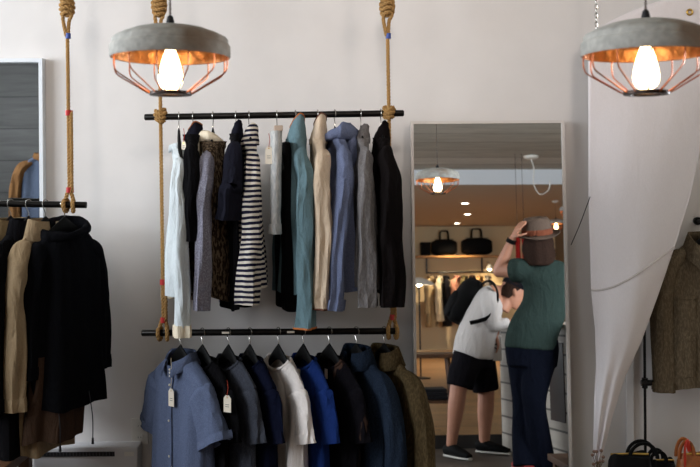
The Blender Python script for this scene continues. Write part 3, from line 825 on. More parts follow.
# ------------------------------------------------------------------ mirrors
mx_c = ((488-350)-ROLL*(122-185))/F*4.27
mw = 154/F*4.27; mlen = (MP.z-.02)/math.cos(TILT)
o = thing('standing_mirror', 'tall leaning mirror with thin pale frame, right of clothes racks', 'mirror', (mx_c, MP.y-(MP.z-.02)*math.tan(TILT), .02), 0)
o.rotation_euler = (-TILT, 0, YAW)
f = .012
MB().box((0, .001, mlen/2), (mw-.01, .004, mlen-.01)).build('glass', mirror_m, o, False)
fm = MB()
for s in (-1, 1): fm.box((s*(mw/2-f/2), .004, mlen/2), (f, .028, mlen))
for z in (f/2, mlen-f/2): fm.box((0, .004, z), (mw-2*f, .028, f))
fm.build('frame', frame_m, o, False)
MB().box((0, .0145, mlen/2), (mw-.01, .006, mlen-.01)).build('backing', wood_dark, o, False)
a, b = P(-60, 59, WALL-.02), P(44, 59, WALL-.02)
o = thing('wall_mirror', 'white framed wall mirror at left edge above dark coats', 'mirror', ((a.x+b.x)/2, WALL-.03, b.z-1.15), 0)
w2, h2 = b.x-a.x, 1.15
MB().box((0, 0, h2/2), (w2-.02, .004, h2-.02)).build('glass', mirror_m, o, False)
fm = MB()
for s in (-1, 1): fm.box((s*(w2/2-.008), .005, h2/2), (.016, .044, h2))
for z in (.008, h2-.008): fm.box((0, .005, z), (w2-.032, .044, .016))
fm.build('frame', white_m, o, False)
MB().box((0, .015, h2/2), (w2-.02, .012, h2-.02)).build('backing', wood_dark, o, False)
# coat reflected in the wall mirror
def ML(px, py, y):        # reflection in the flat wall mirror
    r = ray(px, py); d = 2*(WALL-.032)-y
    return V((r.x*d, y, CZ+r.z*d))
pc = ML(45, 146, .78)
peg = thing('wall_peg', 'black peg on plank partition holding blue and tan coat', 'peg', (pc.x, .64, pc.z), 0)
MB().tube([(0, 0, 0), (0, .012, 0)], .02, 16).build('plate', black_metal, peg)
MB().tube([(0, 0, 0), (0, .15, .002)], .007, 12).build('arm', black_metal, peg)
G = hang('coat', 'blue-grey coat with tan sleeves reflected in left wall mirror', 'coat', pc, 192, 'black hanger inside the blue and tan coat', 0, .085)
Bt = Body(W=.2, L=.85, D=.07, seed=50, fold=.8); Bt.mesh().build('body', fabric('slate_wool', (74, 82, 98)), G)
tanw = fabric('tan_wool', (104, 74, 46))
for s in (1, -1): make_sleeve(Bt, s, .58, tanw, G, None, r0=(.05, .06), r1=(.045, .05), seed=50+s).__setitem__('label', 'tan sleeve')
shirt_collar(Bt, tanw, G, h=.03)

# ------------------------------------------------------------------ the white sheet
def poly(pts, y):
    for (y0, x0), (y1, x1) in zip(pts, pts[1:]):
        if y <= y1: return lerp(x0, x1, (y-y0)/(y1-y0))
    return pts[-1][1]
LE = [(-30, 590), (30, 588), (200, 588.5), (290, 591), (330, 595), (366, 596), (400, 594), (462, 593)]
RE = [(-30, 760), (20, 738), (90, 716), (149, 700), (197, 690), (243, 676), (290, 660), (343, 641), (377, 625), (415, 613), (453, 603), (462, 600)]
o = thing('canvas_sheet', 'large white canvas sheet hung as a drape at right', 'sheet', P(595, 36, 4.1), 0)
oc = o.location.copy()
nu, nv = 40, 70; rows = []
def sheet_pt(u, v):
    y = lerp(0, 462, v)
    top = lerp(36, -18, u**.8)-7*math.sin(PI*u)
    yy = lerp(top, 462, v)
    x = lerp(poly(LE, yy), poly(RE, yy), u)
    d = 4.10+.05*math.sin(PI*u)*math.sin(PI*v)*-1+.018*math.sin(u*5+v*2.0)*sm(.1, .8, v)*(1-.5*v)+.010*math.sin(u*13+1)*sm(.5, 1, v)
    d += .012*noise.noise(V((u*3, v*4, 2.2)))
    return P(x, yy, d)-oc
rows = [[sheet_pt(i/nu, j/nv) for i in range(nu+1)] for j in range(nv+1)]
sh = MB().loft(rows, False).build('cloth', fabric('white_canvas', (232, 224, 224), .02, wrinkle=.1), o)
md = sh.modifiers.new('thick', 'SOLIDIFY'); md.thickness = .002
seam = []
for i in range(30):
    u = i/29; yy = 290-43*u**1.7-8*math.sin(PI*u)*-.4
    top = lerp(36, -18, u**.8)-7*math.sin(PI*u)
    seam.append(sheet_pt(u, (yy-top)/(462-top))+V((0, -.0025, 0)))
MB().tube(seam, [(.0045, .0016)]*30, 6, flat=(0, 0, 1)).build('seam', fabric('canvas_seam', (202, 192, 188), .05), o)
for (u, v) in ((.05, .012), (.66, .045)):
    c = sheet_pt(u, v)+V((0, -.004, 0))
    pts = [c+V((.011*math.cos(a), 0, .011*math.sin(a))) for a in [2*PI*k/20 for k in range(21)]]
    MB().tube(pts, .0042, 8, False).build('grommet', brass, o)
ch = MB(); top = sheet_pt(.05, .012)+oc
z = top.z+.008; k = 0; length = H1-z
while z < H1-.01:
    pts = []
    for i in range(13):
        a = 2*PI*i/12
        q = V((.0055*math.cos(a), 0, .012*math.sin(a)))
        if k % 2: q = V((0, q.x, q.z))
        pts.append(q+V((top.x+.003, top.y-.008, z)))
    ch.tube(pts, .002, 5, False); z += .0185; k += 1
tag(ch.build('chain', chrome), 'silver link chain holding top left corner of white sheet', 'chain')
pts = spline([P(590, 197, 4.08), P(580, 224, 4.2), P(571, 245, 4.22)], 6)
tag(MB().tube(pts, .002, 6).build('cord', slot_m), 'thin dark cord stretched from white sheet to tall mirror', 'cord')

# ------------------------------------------------------------------ low things along the wall
hp, hq = P(34, 447, WALL-.09), P(138, 447, WALL-.09)
o = thing('convector_heater', 'white wall convector heater at bottom left below the parka', 'heater', ((hp.x+hq.x)/2, WALL-.05, .1), 0)
hw, hh = hq.x-hp.x, hp.z-.1
MB().box((0, 0, hh/2), (hw, .1, hh)).build('casing', heater_m, o, False, bevel=.008)
MB().box((-.045, -.0505, hh-.03), (hw*.76, .004, .02)).build('outlet_slot', slot_m, o, False)
for i in range(24):
    x = -.045-hw*.38+hw*.76*(i+.5)/24
    MB().box((x, -.053, hh-.03), (.003, .003, .02)).build('slot_fin', plain('fin', (70, 68, 72), .5) if i == 0 else bpy.data.materials['fin'], o, False)
MB().box((hw*.42, -.0515, hh-.03), (hw*.09, .003, .018)).build('control_panel', plastic_white, o, False)
c = P(140, 431, WALL)
o = thing('wall_outlet', 'white double wall outlet left of the blue chambray shirt', 'outlet', (c.x, WALL, c.z), 0)
MB().box((0, -.004, 0), (.075, .008, .115)).build('cover_plate', plastic_white, o, False, bevel=.002)
for s in (-1, 1):
    MB().tube([(0, -.007, s*.025), (0, -.0105, s*.025)], .017, 20).build('socket_face', plastic_white, o)
    for x in (-.006, .006): MB().box((x, -.0108, s*.025), (.002, .001, .007)).build('slot', slot_m, o, False)
# brown bench with a bag at bottom left
c = P(-6, 452, 3.95)
o = thing('wooden_bench', 'dark brown wooden bench at bottom left corner under coats', 'bench', (c.x-.09, 3.93, 0), 0)
MB().box((0, 0, c.z-.02), (.42, .40, .04)).build('seat', wood_dark, o, False, bevel=.004)
for sx in (-1, 1):
    for sy in (-1, 1): MB().box((sx*.17, sy*.16, (c.z-.04)/2), (.045, .045, c.z-.041)).build('leg', wood_dark, o, False)
# bags at bottom right
def handbag(label, px0, px1, pytop, d, mt, hmat, harc, hx=.5, ring=False, zb=.34, dep=.14, cat='bag'):
    a, b = P(px0, pytop, d), P(px1, pytop, d)
    w = b.x-a.x; o = thing('handbag', label, cat, ((a.x+b.x)/2, d, zb), 0)
    h = a.z-zb; m = MB(); rings = []
    for i in range(14):
        t = i/13
        wf_ = 1-.10*t-.25*max(0, t-.85)/.15*.3; df = 1-.55*t
        rings.append([V((w/2*wf_*math.copysign(abs(math.cos(q))**.5, math.cos(q)), dep/2*df*math.copysign(abs(math.sin(q))**.6, math.sin(q)), h*t+.012*math.sin(2*q)*t)) for q in [2*PI*k/32 for k in range(32)]])
    m.loft(rings, True, True, True).build('body', mt, o)
    MB().tube([(-w*.42, 0, h+.002), (0, 0, h+.004), (w*.42, 0, h+.002)], .005, 8).build('zip', brass, o)
    for s in (-1, 1):
        hw_ = harc[0]/2; cx = (hx-.5)*w
        pts = []
        for i in range(19):
            q = PI*i/18 if not ring else -.35+(PI+.7)*i/18
            zc_ = 0 if not ring else hw_*.6
            pts.append(V((cx+hw_*math.cos(q), s*.02, h-.01+zc_+harc[1]*math.sin(q))))
        MB().tube(pts, [(.006, .009)]*19, 8).build('handle', hmat, o)
    return o
shelf_z = P(650, 490, 3.9).z
o = thing('display_bench', 'low dark bench at bottom right carrying the handbags', 'bench', (P(652, 467, 3.92).x+.06, 3.95, 0), 0)
MB().box((0, 0, shelf_z-.015), (.62, .5, .03)).build('top', wood_dark, o, False, bevel=.003)
for sx in (-1, 1):
    for sy in (-1, 1): MB().box((sx*.27, sy*.21, (shelf_z-.03)/2), (.04, .04, shelf_z-.031)).build('leg', wood_dark, o, False)
handbag('black leather handbag with low arched handle, nearest the white sheet', 607, 652, 455, 3.88, leather_black, leather_black, (.11, .06), .78, zb=shelf_z+.001)
handbag('black leather handbag with large round hoop handle', 649, 676, 461, 4.04, leather_black, leather_black, (.062, .034), .3, True, zb=shelf_z+.001, dep=.10)
bg = handbag('tan leather bag with red strap at bottom right corner', 676, 712, 455, 3.9, leather_tan, leather_tan, (.06, .07), .25, zb=shelf_z+.001, dep=.12)
pts = spline([(-.045, -.03, .10), (-.05, -.04, .17), (-.04, -.035, .205), (-.025, -.02, .16)], 6)
MB().tube(pts, [(.009, .003)]*len(pts), 8).build('strap', plain('red_leather', (190, 48, 30), .5), bg, label='red strap')
# dried flower sprig and black stand
c = P(598, 462, 4.0)
o = thing('dried_sprig', 'small dried flower sprig under bottom tip of white sheet', 'plant', (c.x, 4.0, shelf_z), 0)
m = MB(); fl = MB()
for i in range(9):
    a = 2*PI*i/9; h_ = c.z-shelf_z+.03*math.sin(i*2.3)+.02
    e = V((.022*math.cos(a), .022*math.sin(a), h_)); m.tube([(0, 0, 0), (.006*math.cos(a), .006*math.sin(a), h_*.6), e], .0014, 5)
    fl.ball(e, .007, 6)
m.build('stem', plain('dry_stem', (110, 90, 60), .9), o); fl.build('flower_head', plain('dry_flower', (130, 100, 84), .9), o)
o = thing('rack_stand', 'slim black metal stand with clamp between sheet and olive jacket', 'stand', (P(645, 400, 4.22).x, 4.22, 0), 0)
zs = P(645, 300, 4.22).z
MB().tube([(0, 0, .012), (0, 0, zs)], .006, 12).build('pole', black_metal, o)
MB().lathe([(.09, 0), (.09, .01), (.03, .016), (.008, .018)], n=28, cap0=True, cap1=True).build('base', black_metal, o)
zc_ = P(645, 383, 4.22).z
MB().tube([(-.016, 0, zc_), (.06, 0, zc_), (.30, 0, zc_)], [.013, .013, .009], 12).build('arm', black_metal, o)
MB().tube([(0, 0, zc_-.022), (0, 0, zc_+.022)], .013, 14).build('clamp', black_metal, o)

# ------------------------------------------------------------------ reflected shop: shelf, bags, rail
YB = Y0
sa, sb = M(412, 256, y=YB+.2), M(498, 255.5, y=YB+.2)
o = thing('wall_shelf', 'long pine wall shelf carrying black bags in the mirror', 'shelf', ((sa.x+sb.x)/2, YB+.17, sa.z), 0)
MB().box((0, 0, -.02), (sb.x-sa.x, .34, .04)).build('board', wood_mid, o, False)
for s in (-.62, .62):
    MB().box((s*.9, -.1, -.19), (.03, .03, .30)).build('bracket', black_metal, o, False)
def duffel(label, x0, x1, ytop, group=None):
    a, b = M(x0, 254.5, y=YB+.2), M(x1, 254.5, y=YB+.2); t = M((x0+x1)/2, ytop, y=YB+.2)
    w, h = b.x-a.x, t.z-sa.z
    o = thing('travel_bag', label, 'bag', ((a.x+b.x)/2, YB+.19, sa.z+.001), 0, None)
    hb = h*.66; m = MB(); rings = []
    for i in range(15):
        q = -1+2*i/14; f_ = (1-abs(q)**4*.35)
        rings.append([V((w/2*q, .13*f_*math.copysign(abs(math.cos(e))**.7, math.cos(e)), hb/2+hb/2*f_*math.copysign(abs(math.sin(e))**.7, math.sin(e)))) for e in [2*PI*k/24 for k in range(24)]])
    m.loft(rings, True, True, True).build('body', leather_black, o)
    for s in (-1, 1):
        pts = spline([(-w*.17, s*.09, hb*.75), (-w*.15, s*.05, h*.95), (0, s*.045, h), (w*.15, s*.05, h*.95), (w*.17, s*.09, hb*.75)], 5)
        MB().tube(pts, .012, 8).build('handle', leather_black, o)
    MB().tube([(-w*.38, 0, hb*.99), (0, 0, hb*1.0), (w*.38, 0, hb*.99)], .006, 6).build('zip', slot_m, o)
    return o
duffel('black leather travel bag on the shelf, nearer the small black box', 432, 457, 231)
duffel('larger black leather travel bag on the shelf, right of the other', 462, 492, 229)
a, b = M(421, 254.5, y=YB+.2), M(430, 254.5, y=YB+.2); t = M(425, 242, y=YB+.2)
o = thing('storage_box', 'small black box at left end of the reflected shelf', 'box', ((a.x+b.x)/2, YB+.19, sa.z+.001), 0)
MB().box((0, 0, (t.z-sa.z)*.4), (b.x-a.x, .2, (t.z-sa.z)*.8)).build('body', leather_black, o, False, bevel=.01)
MB().box((0, 0, (t.z-sa.z)*.88), (b.x-a.x+.012, .212, (t.z-sa.z)*.18)).build('lid', leather_black, o, False, bevel=.006)
YR = YB+.36
ra, rb = M(428, 272.5, y=YR), M(496, 272.5, y=YR)
o = thing('clothes_rail', 'black wall rail below the reflected shelf, holding coats', 'clothes rail', ((ra.x+rb.x)/2, YR, ra.z), 0)
MB().tube([(-(rb.x-ra.x)/2, 0, 0), ((rb.x-ra.x)/2, 0, 0)], .016, 12).build('bar', black_metal, o)
for s in (-1, 1):
    MB().tube([(s*(rb.x-ra.x)/2*.98, 0, 0), (s*(rb.x-ra.x)/2*.98, -.36, 0)], .012, 10).build('wall_arm', black_metal, o)
far = [(431, 'beige wool coat, leftmost on the reflected back rail', (168, 146, 112), .95), (439, 'cream long shirt beside beige coat on reflected rail', (216, 200, 170), .85),
       (446, 'black jacket on reflected rail left of the pink one', (26, 24, 26), .95), (457, 'dusty pink jacket on the reflected back rail', (186, 130, 108), .9),
       (464, 'olive green jacket right of the pink one on reflected rail', (88, 78, 52), .85), (472, 'dark brown jacket on reflected rail beside the backpack', (62, 44, 34), .85),
       (480, 'tan jacket on reflected rail above the white sleeve', (170, 132, 86), .85), (488, 'grey jacket, last visible on reflected rail', (120, 112, 104), .85)]
for i, (px, lb, col, ln) in enumerate(far):
    p = M(px, 272.5, y=YR); p = V((p.x, YR, ra.z))
    nm = lb.split(',')[0].split(' on ')[0].split(' beside')[0].split(' right')[0]
    G = hang('jacket' if 'jacket' in lb else 'coat' if 'coat' in lb else 'shirt', lb, 'jacket' if 'jacket' in lb else 'coat' if 'coat' in lb else 'shirt', p, 240+(i % 3)*14, 'black hanger inside the reflected '+nm, 0, .10)
    mt = fabric('far_cloth_%d' % i, col, .1)
    Bf = Body(W=.2, L=ln, D=.07, seed=60+i, fold=.9); Bf.mesh(32, 14).build('body', mt, G)
    for s in (1, -1): make_sleeve(Bf, s, .62, mt, G, None, r0=(.045, .06), r1=(.04, .05), seed=60+i)
    shirt_collar(Bf, mt, G, h=.03, n=20)
# side table
c = M(428, 425, z=.1); zt = .69
o = thing('side_table', 'dark wooden side table with lower shelf, at left in mirror', 'table', (c.x+.02, c.y, .101), R(6))
MB().box((0, 0, zt-.115), (.42, .42, .03)).build('top', wood_dark, o, False, bevel=.004)
for sx in (-1, 1):
    for sy in (-1, 1): MB().tube([(sx*.15, sy*.15, zt-.13), (sx*.19, sy*.19, 0)], [.018, .014], 10).build('leg', wood_dark, o)
MB().box((0, 0, .20), (.34, .34, .022)).build('shelf', wood_dark, o, False)
fc = plain('folded_dark_cloth', (24, 24, 30), .95)
for k, (z, lb) in enumerate(((.3125, 'folded dark garment lying on the lower shelf of side table'), )):
    m = MB()
    for j in range(3): m.box((c.x+.02, c.y, z+.03*j+.016), (.28-.01*j, .24, .028))
    tag(m.build('folded_clothes', fc, None, False, bevel=.006), lb, 'clothes')
# a second table further back with a wooden crate
c = M(455, 392, z=.1)
o = thing('bench_table', 'low wooden bench behind the bending person in mirror', 'table', (c.x, c.y-.9, .101), 0)
MB().box((0, 0, .42), (1.3, .45, .04)).build('top', wood_mid, o, False, bevel=.004)
for sx in (-1, 1):
    for sy in (-1, 1): MB().box((sx*.58, sy*.17, .2), (.05, .05, .398)).build('leg', wood_mid, o, False)
# floor lamp with white shade at the left mirror edge
c = M(419, 283, y=-5.2)
o = thing('floor_lamp', 'floor lamp with glowing white shade at left mirror edge', 'lamp', (c.x, c.y, .101), 0)
MB().lathe([(.14, 0), (.14, .015), (.02, .03)], n=28, cap0=True, cap1=True).build('base', black_metal, o)
MB().tube([(0, 0, .02), (0, 0, c.z-.1)], .011, 10).build('pole', black_metal, o)
MB().lathe([(.23, c.z-.13), (.16, c.z-.07), (.06, c.z-.03), (.012, c.z-.02)], n=32).build('lamp_shade', lamp_white, o)
MB().ball((0, 0, c.z-.105), .045, 10).build('bulb', emit('floor_bulb', (1, .78, .5), 90), o)
# clip lamp near the right end of the back rail
c = M(489.5, 267, y=YB+.3)
o = thing('clip_lamp', 'small lit clip lamp at right end of reflected shelf', 'lamp', c, 0)
MB().lathe([(.075, -.05), (.06, 0), (.03, .04), (.01, .05)], n=24).build('lamp_shade', lamp_white, o)
MB().ball((0, 0, -.03), .034, 8).build('bulb', emit('clip_bulb', (1, .8, .5), 420), o)
MB().tube(spline([(0, 0, .05), (0, -.06, .09), (.01, -.20, .11), (.01, -.30, .11)], 4), .008, 8).build('arm', black_metal, o)
# red hanging rug/banner strips behind the hat
for k, (px, lb) in enumerate(((517.5, 'red woven scarf hanging behind the raised arm, left one'), (524, 'red woven scarf hanging behind the raised arm, right one'))):
    a, b = M(px, 236, y=-3.0), M(px, 266, y=-3.0)
    o = thing('hanging_scarf', lb, 'scarf', (a.x, -3.0, 0), 0)
    rows = []
    for j in range(20):
        t = j/19; z = lerp(a.z, b.z, t)
        rows.append([V((-.03+.06*i/8, .012*math.sin(i*1.3+t*4), z)) for i in range(9)])
    q = MB().loft(rows, False).build('cloth', fabric('red_wool%d' % k, (150, 36, 32)), o); q.modifiers.new('t', 'SOLIDIFY').thickness = .006
    MB().tube([(0, 0, a.z), (0, 0, H1-.002)], .003, 6).build('cord', slot_m, o)
# ceiling rose with loose cable
c = M(531, 156, z=H1)
o = thing('ceiling_rose', 'white ceiling rose with loose curling cable reflected in mirror', 'ceiling fitting', c, 0)
MB().lathe([(.09, -.001), (.09, -.025), (.06, -.04), (.01, -.045)], n=28, cap0=True, cap1=True).build('plate', lamp_white, o)
MB().tube(spline([(0, 0, -.04), (.03, 0, -.16), (.02, 0, -.34), (.09, 0, -.47), (.2, 0, -.42), (.22, 0, -.3)], 6), .006, 6).build('cable', lamp_white, o)
# recessed downlights in the rear ceiling
for i, (px, py) in enumerate(((465, 203), (467.5, 214), (457, 223))):
    c = M(px, py, z=H2)
    lb = ['recessed ceiling downlight nearest the white bulkhead', 'middle recessed ceiling downlight of the reflected row', 'recessed ceiling downlight closest to the bag shelf'][i]
    c.y = max(c.y, YB+.45)
    o = thing('downlight', lb, 'lamp', c, 0, 'recessed downlights in the rear ceiling')
    MB().lathe([(.075, -.0005), (.085, -.006), (.062, -.010), (.06, -.002)], n=28).build('trim_ring', lamp_white, o)
    MB().lathe([(.06, -.004), (.002, -.004)], n=24, cap1=True).build('lens', emit('downlight_%d' % i, (1, .9, .72), 30), o)
    ld = bpy.data.lights.new('downlight_beam', 'SPOT'); ld.energy = 260; ld.color = (1, .80, .55); ld.spot_size = R(110); ld.spot_blend = .8; ld.shadow_soft_size = .05
    lo_ = bpy.data.objects.new('downlight_beam', ld); C.objects.link(lo_); lo_.location = (0, 0, -.03); lo_.parent = o

# ------------------------------------------------------------------ white plank counter
ca = M(498.5, 449, z=0)+V((.03, 0, 0)); cb = M(574, 476, z=0)+V((.03, 0, 0))
cdir = (cb-ca).normalized(); ang = math.atan2(cdir.x, cdir.y)
clen = (cb-ca).length+.35
o = thing('shop_counter', 'white painted plank counter with dark opening, behind the green t-shirt', 'counter', (ca.x, ca.y, 0), -ang)
MB().box((.30, clen/2, .46), (.60, clen, .92)).build('cladding', white_planks_m, o, False)
MB().box((.30, clen/2, .935), (.64, clen+.04, .03)).build('worktop', plain('counter_top', (214, 206, 194), .5), o, False)
MB().box((.0, clen*.62, .57), (.012, .22, .52)).build('opening', plain('dark_opening', (44, 30, 22), .5), o, False, label='dark brown inset panel')

# ------------------------------------------------------------------ people (reflected in the tall mirror)
def fingers(mb, wrist, d, nrm, scale=1.0, curl=.5, side=1):
    """palm, four fingers and a thumb; d: direction of the hand, nrm: palm normal"""
    d = V(d).normalized(); nrm = V(nrm); nrm = (nrm-d*nrm.dot(d)).normalized(); s_ = d.cross(nrm)*side
    w = V(wrist)
    mb.tube([w-d*.01, w+d*.03*scale, w+d*.075*scale, w+d*.09*scale], [(.026*scale, .018*scale), (.036*scale, .016*scale), (.041*scale, .014*scale), (.03*scale, .01*scale)], 10, flat=s_)
    for i, l in enumerate((.066, .076, .070, .054)):
        b = w+d*.078*scale+s_*(-.030+.020*i)*scale
        p = [b]; dd = d.copy()
        for k in range(3):
            dd = (dd+nrm*curl*.6).normalized(); p.append(p[-1]+dd*l*scale*(.42, .32, .26)[k])
        mb.tube(p, [.0092*scale, .0088*scale, .008*scale, .006*scale], 8)
    b = w+d*.025*scale-s_*.028*scale
    p = [b, b+(d*.6-s_*.8).normalized()*.035*scale, b+(d*.8-s_*.7+nrm*.4).normalized()*.066*scale, b+(d*.95-s_*.5+nrm*.7).normalized()*.09*scale]
    mb.tube(p, [.013*scale, .0115*scale, .010*scale, .007*scale], 8)
def head_mesh(mb, c, fwd, upv, s=1.0):
    fwd = V(fwd).normalized(); upv = V(upv); upv = (upv-fwd*upv.dot(fwd)).normalized(); r = fwd.cross(upv)
    def q(x, y, z): return V(c)+r*x*s+fwd*y*s+upv*z*s
    prof = [(-.115, .035, .045, .035), (-.105, .045, .055, .030), (-.085, .055, .075, .018), (-.05, .066, .088, .006), (-.01, .072, .094, 0), (.03, .075, .098, -.005), (.07, .070, .092, -.008), (.10, .054, .072, -.010), (.12, .03, .04, -.012), (.126, .008, .01, -.012)]
    mb.loft([[q(a*math.cos(t), y0+b*math.sin(t), z) for t in [2*PI*k/24 for k in range(24)]] for z, a, b, y0 in prof], True, True, True)
    mb.tube([q(0, .085, .02), q(0, .102, -.012), q(0, .112, -.028), q(0, .088, -.036)], [.008, .011, .013, .010], 10)       # nose
    mb.tube([q(-.02, .082, -.062), q(0, .094, -.060), q(.02, .082, -.062)], [.005, .008, .005], 8)                            # mouth
    mb.ball(q(0, .082, -.095), .02, 8)                                                                                       # chin
    for k in (-1, 1):
        mb.ball(q(k*.078, -.005, -.012), .03, 8, .35, .7, 1)                                                                  # ears
        mb.ball(q(k*.03, .080, .026), .018, 8)                                                                               # brow
    mb.tube([q(0, -.02, -.07), q(0, -.03, -.16)], [.055, .060], 14)
    return q
def eyes(q, parent):
    m = MB()
    for k in (-1, 1): m.ball(q(k*.031, .088, .004), .0105, 8)
    m.build('eyes', plain('eye_dark', (40, 30, 26), .2) if 'eye_dark' not in bpy.data.materials else bpy.data.materials['eye_dark'], parent)

# ---- person in white, bending over the counter (faces +x)
YW = M(470, 455, z=0).y
def W_(px, py, dy=0): return M(px, py, y=YW+dy)
o = thing('person', 'person in white long-sleeved top and black shorts bending forward with backpack', 'person', (W_(470, 455).x, YW, 0), 0)
ow = o.location.copy()
def w(px, py, dy=0): return W_(px, py, dy)-ow
hip = w(474, 352); chest = w(486, 304); neck = w(501, 290); headc = w(513.5, 291.5, .05)
m = MB()
m.tube([w(473, 362), w(474, 350), w(478, 332), w(484, 312), w(490, 298), w(499, 290)], [(.14, .11), (.15, .12), (.14, .11), (.165, .12), (.15, .10), (.06, .06)], 18, flat=(0, 1, 0))
fw = V((.86, 0, -.42)); q = head_mesh(m, headc, fw, V((.42, 0, .86)), 1.0)
m.tube([w(495, 293), w(505, 293, .02)], [.06, .055], 12)
legs = [[w(468, 358, .09), w(461, 372, .09), w(458, 392, .10), w(455, 415, .10), w(451, 447, .10)], [w(480, 358, -.09), w(484, 374, -.09), w(486, 392, -.09), w(485, 418, -.09), w(484, 447, -.08)]]
for l in legs:
    m.tube(spline(l, 4), [lerp(.085, .036, i/16)+.010*math.exp(-((i-11)/2.2)**2) for i in range(17)], 14)
foot = [(w(451, 447, .10), V((.35, .6, 0))), (w(484, 447, -.08), V((.72, .6, 0)))]
for (a, d) in foot:
    d.normalize(); g = V((a.x, a.y, .042))
    m.tube([V((a.x, a.y, .09)), g-d*.03, g+d*.10, g+d*.18], [.034, .032, .026, .014], 12)
# arms: near arm reaches to the counter, the other holds the box
e1, h1 = w(492, 325, .16), w(511, 322, .10)
m.tube(spline([w(489, 295, .15), w(490, 310, .17), e1, h1], 4), [lerp(.052, .027, i/12) for i in range(13)], 12)
fingers(m, h1, (1, -.1, -.1), (0, 0, -1), 1.0, .35)
e2, h2 = w(495, 326, -.08), w(495.5, 334, .03)
m.tube(spline([w(491, 298, -.16), w(494, 312, -.16), e2, h2], 4), [lerp(.05, .027, i/12) for i in range(13)], 12)
fingers(m, h2, (.15, .1, -1), (-.9, 0, 0), 1.0, .45)
m.fuse('body', skin_m, o, .008, 3)
eyes(q, o)
white_knit = fabric('white_knit', (200, 192, 188), .05, wrinkle=.5)
m = MB()
m.tube(spline([w(473, 358), w(474, 346), w(478, 330), w(484, 312), w(490, 299), w(496, 293)], 3), [(.175, .150), (.180, .152), (.178, .15), (.172, .15), (.168, .15), (.17, .145), (.18, .142), (.19, .142), (.192, .14), (.19, .13), (.185, .125), (.18, .12), (.17, .115), (.14, .10), (.10, .085), (.075, .07)], 20, flat=(0, 1, 0))
m.tube(spline([w(488, 294, .13), w(490, 310, .175), e1, lerp(e1, h1, .85)], 4), [lerp(.068, .038, i/12) for i in range(13)], 12)
m.tube(spline([w(490, 297, -.14), w(494, 312, -.165), e2, lerp(e2, h2, .8)], 4), [lerp(.066, .038, i/12) for i in range(13)], 12)
m.fuse('long_sleeved_top', white_knit, o, .010, 3)
m = MB()
m.tube([w(474, 349), w(474, 357), w(474, 366)], [(.155, .125), (.165, .14), (.165, .14)], 18, flat=(0, 1, 0))
m.tube([w(469, 356, .085), w(463, 372, .09), w(459.5, 387, .10)], [.118, .108, .098], 16)
m.tube([w(479, 356, -.085), w(483, 374, -.09), w(486, 391, -.09)], [.118, .108, .098], 16)
m.fuse('shorts', fabric('black_shorts', (24, 22, 26)), o, .010, 3)
sole = plain('white_sole', (205, 200, 192), .6)
for (a, d) in foot:
    g = V((a.x, a.y, 0)); m = MB()
    m.tube([g-d*.055+V((0, 0, .045)), g-d*.02+V((0, 0, .055)), g+d*.06+V((0, 0, .05)), g+d*.13+V((0, 0, .04)), g+d*.205+V((0, 0, .03))], [(.034, .04), (.042, .05), (.046, .040), (.046, .032), (.025, .02)], 14, flat=d.cross(V((0, 0, 1))))
    s = m.build('shoe', leather_black, o)
    MB().tube([g-d*.06+V((0, 0, .012)), g-d*.02+V((0, 0, .012)), g+d*.13+V((0, 0, .012)), g+d*.215+V((0, 0, .012))], [(.03, .011), (.044, .011), (.049, .011), (.02, .011)], 14, flat=d.cross(V((0, 0, 1)))).build('sole', sole, s, label='white rubber sole')
m = MB(); up_ = V((.42, 0, .86)); rt = V((0, 1, 0))
rings = []
for i in range(8):
    t = i/7; rr = math.cos(t*PI/2*.98)
    rings.append([headc+rt*(.083*rr*math.cos(a))+fw*(.105*rr*math.sin(a)-.008)+up_*(.035+.10*math.sin(t*PI/2)) for a in [2*PI*k/24 for k in range(24)]])
m.loft(rings, True, True, True)
m.tube([headc+fw*.06+up_*.045, headc+fw*.12+up_*.042, headc+fw*.17+up_*.032], [(.075, .008), (.07, .006), (.04, .004)], 12, flat=rt)
m.build('cap', fabric('black_cap', (20, 20, 24)), o)
m = MB()
rings = []
for i in range(8):
    t = i/7; rr = lerp(1.0, .86, t)
    rings.append([headc+rt*(.082*rr*math.cos(a))+fw*(-.012+.094*rr*math.sin(a))+up_*(.06-.13*t) for a in [PI-.55+.1*i+(PI+1.1-.2*i)*k/14 for k in range(15)]])
m.loft(rings, False).build('hair', hair_m, o)
# backpack: separate thing worn on the back
bp = thing('backpack', 'black backpack on the back of the person in white', 'backpack', W_(473, 303), 0)
bo = bp.location.copy()
ax = (W_(482, 283)-W_(464, 322)).normalized(); bk = V((-ax.z, 0, ax.x)).normalized()
if bk.x > 0: bk = -bk
c0 = W_(473, 305, -.07)-bo+bk*.06
m = MB(); rings = []
for i in range(14):
    t = -1+2*i/13; f_ = (1-abs(t)**5*.5)
    rings.append([c0+ax*(t*.18)+V((0, 1, 0))*(.12*f_*math.copysign(abs(math.cos(a))**.6, math.cos(a)))+bk*(.085*f_*math.copysign(abs(math.sin(a))**.6, math.sin(a))*(1.15-.15*t)) for a in [2*PI*k/24 for k in range(24)]])
m.loft(rings, True, True, True).build('body', leather_black, bp)
rings = []
for i in range(8):
    t = -1+2*i/7; f_ = 1-abs(t)**4*.4
    rings.append([c0+bk*.085-ax*.06+ax*(t*.10)+V((0, 1, 0))*(.09*f_*math.cos(a))+bk*(.04*f_*math.sin(a)) for a in [2*PI*k/18 for k in range(18)]])
MB().loft(rings, True, True, True).build('front_pocket', leather_black, bp)
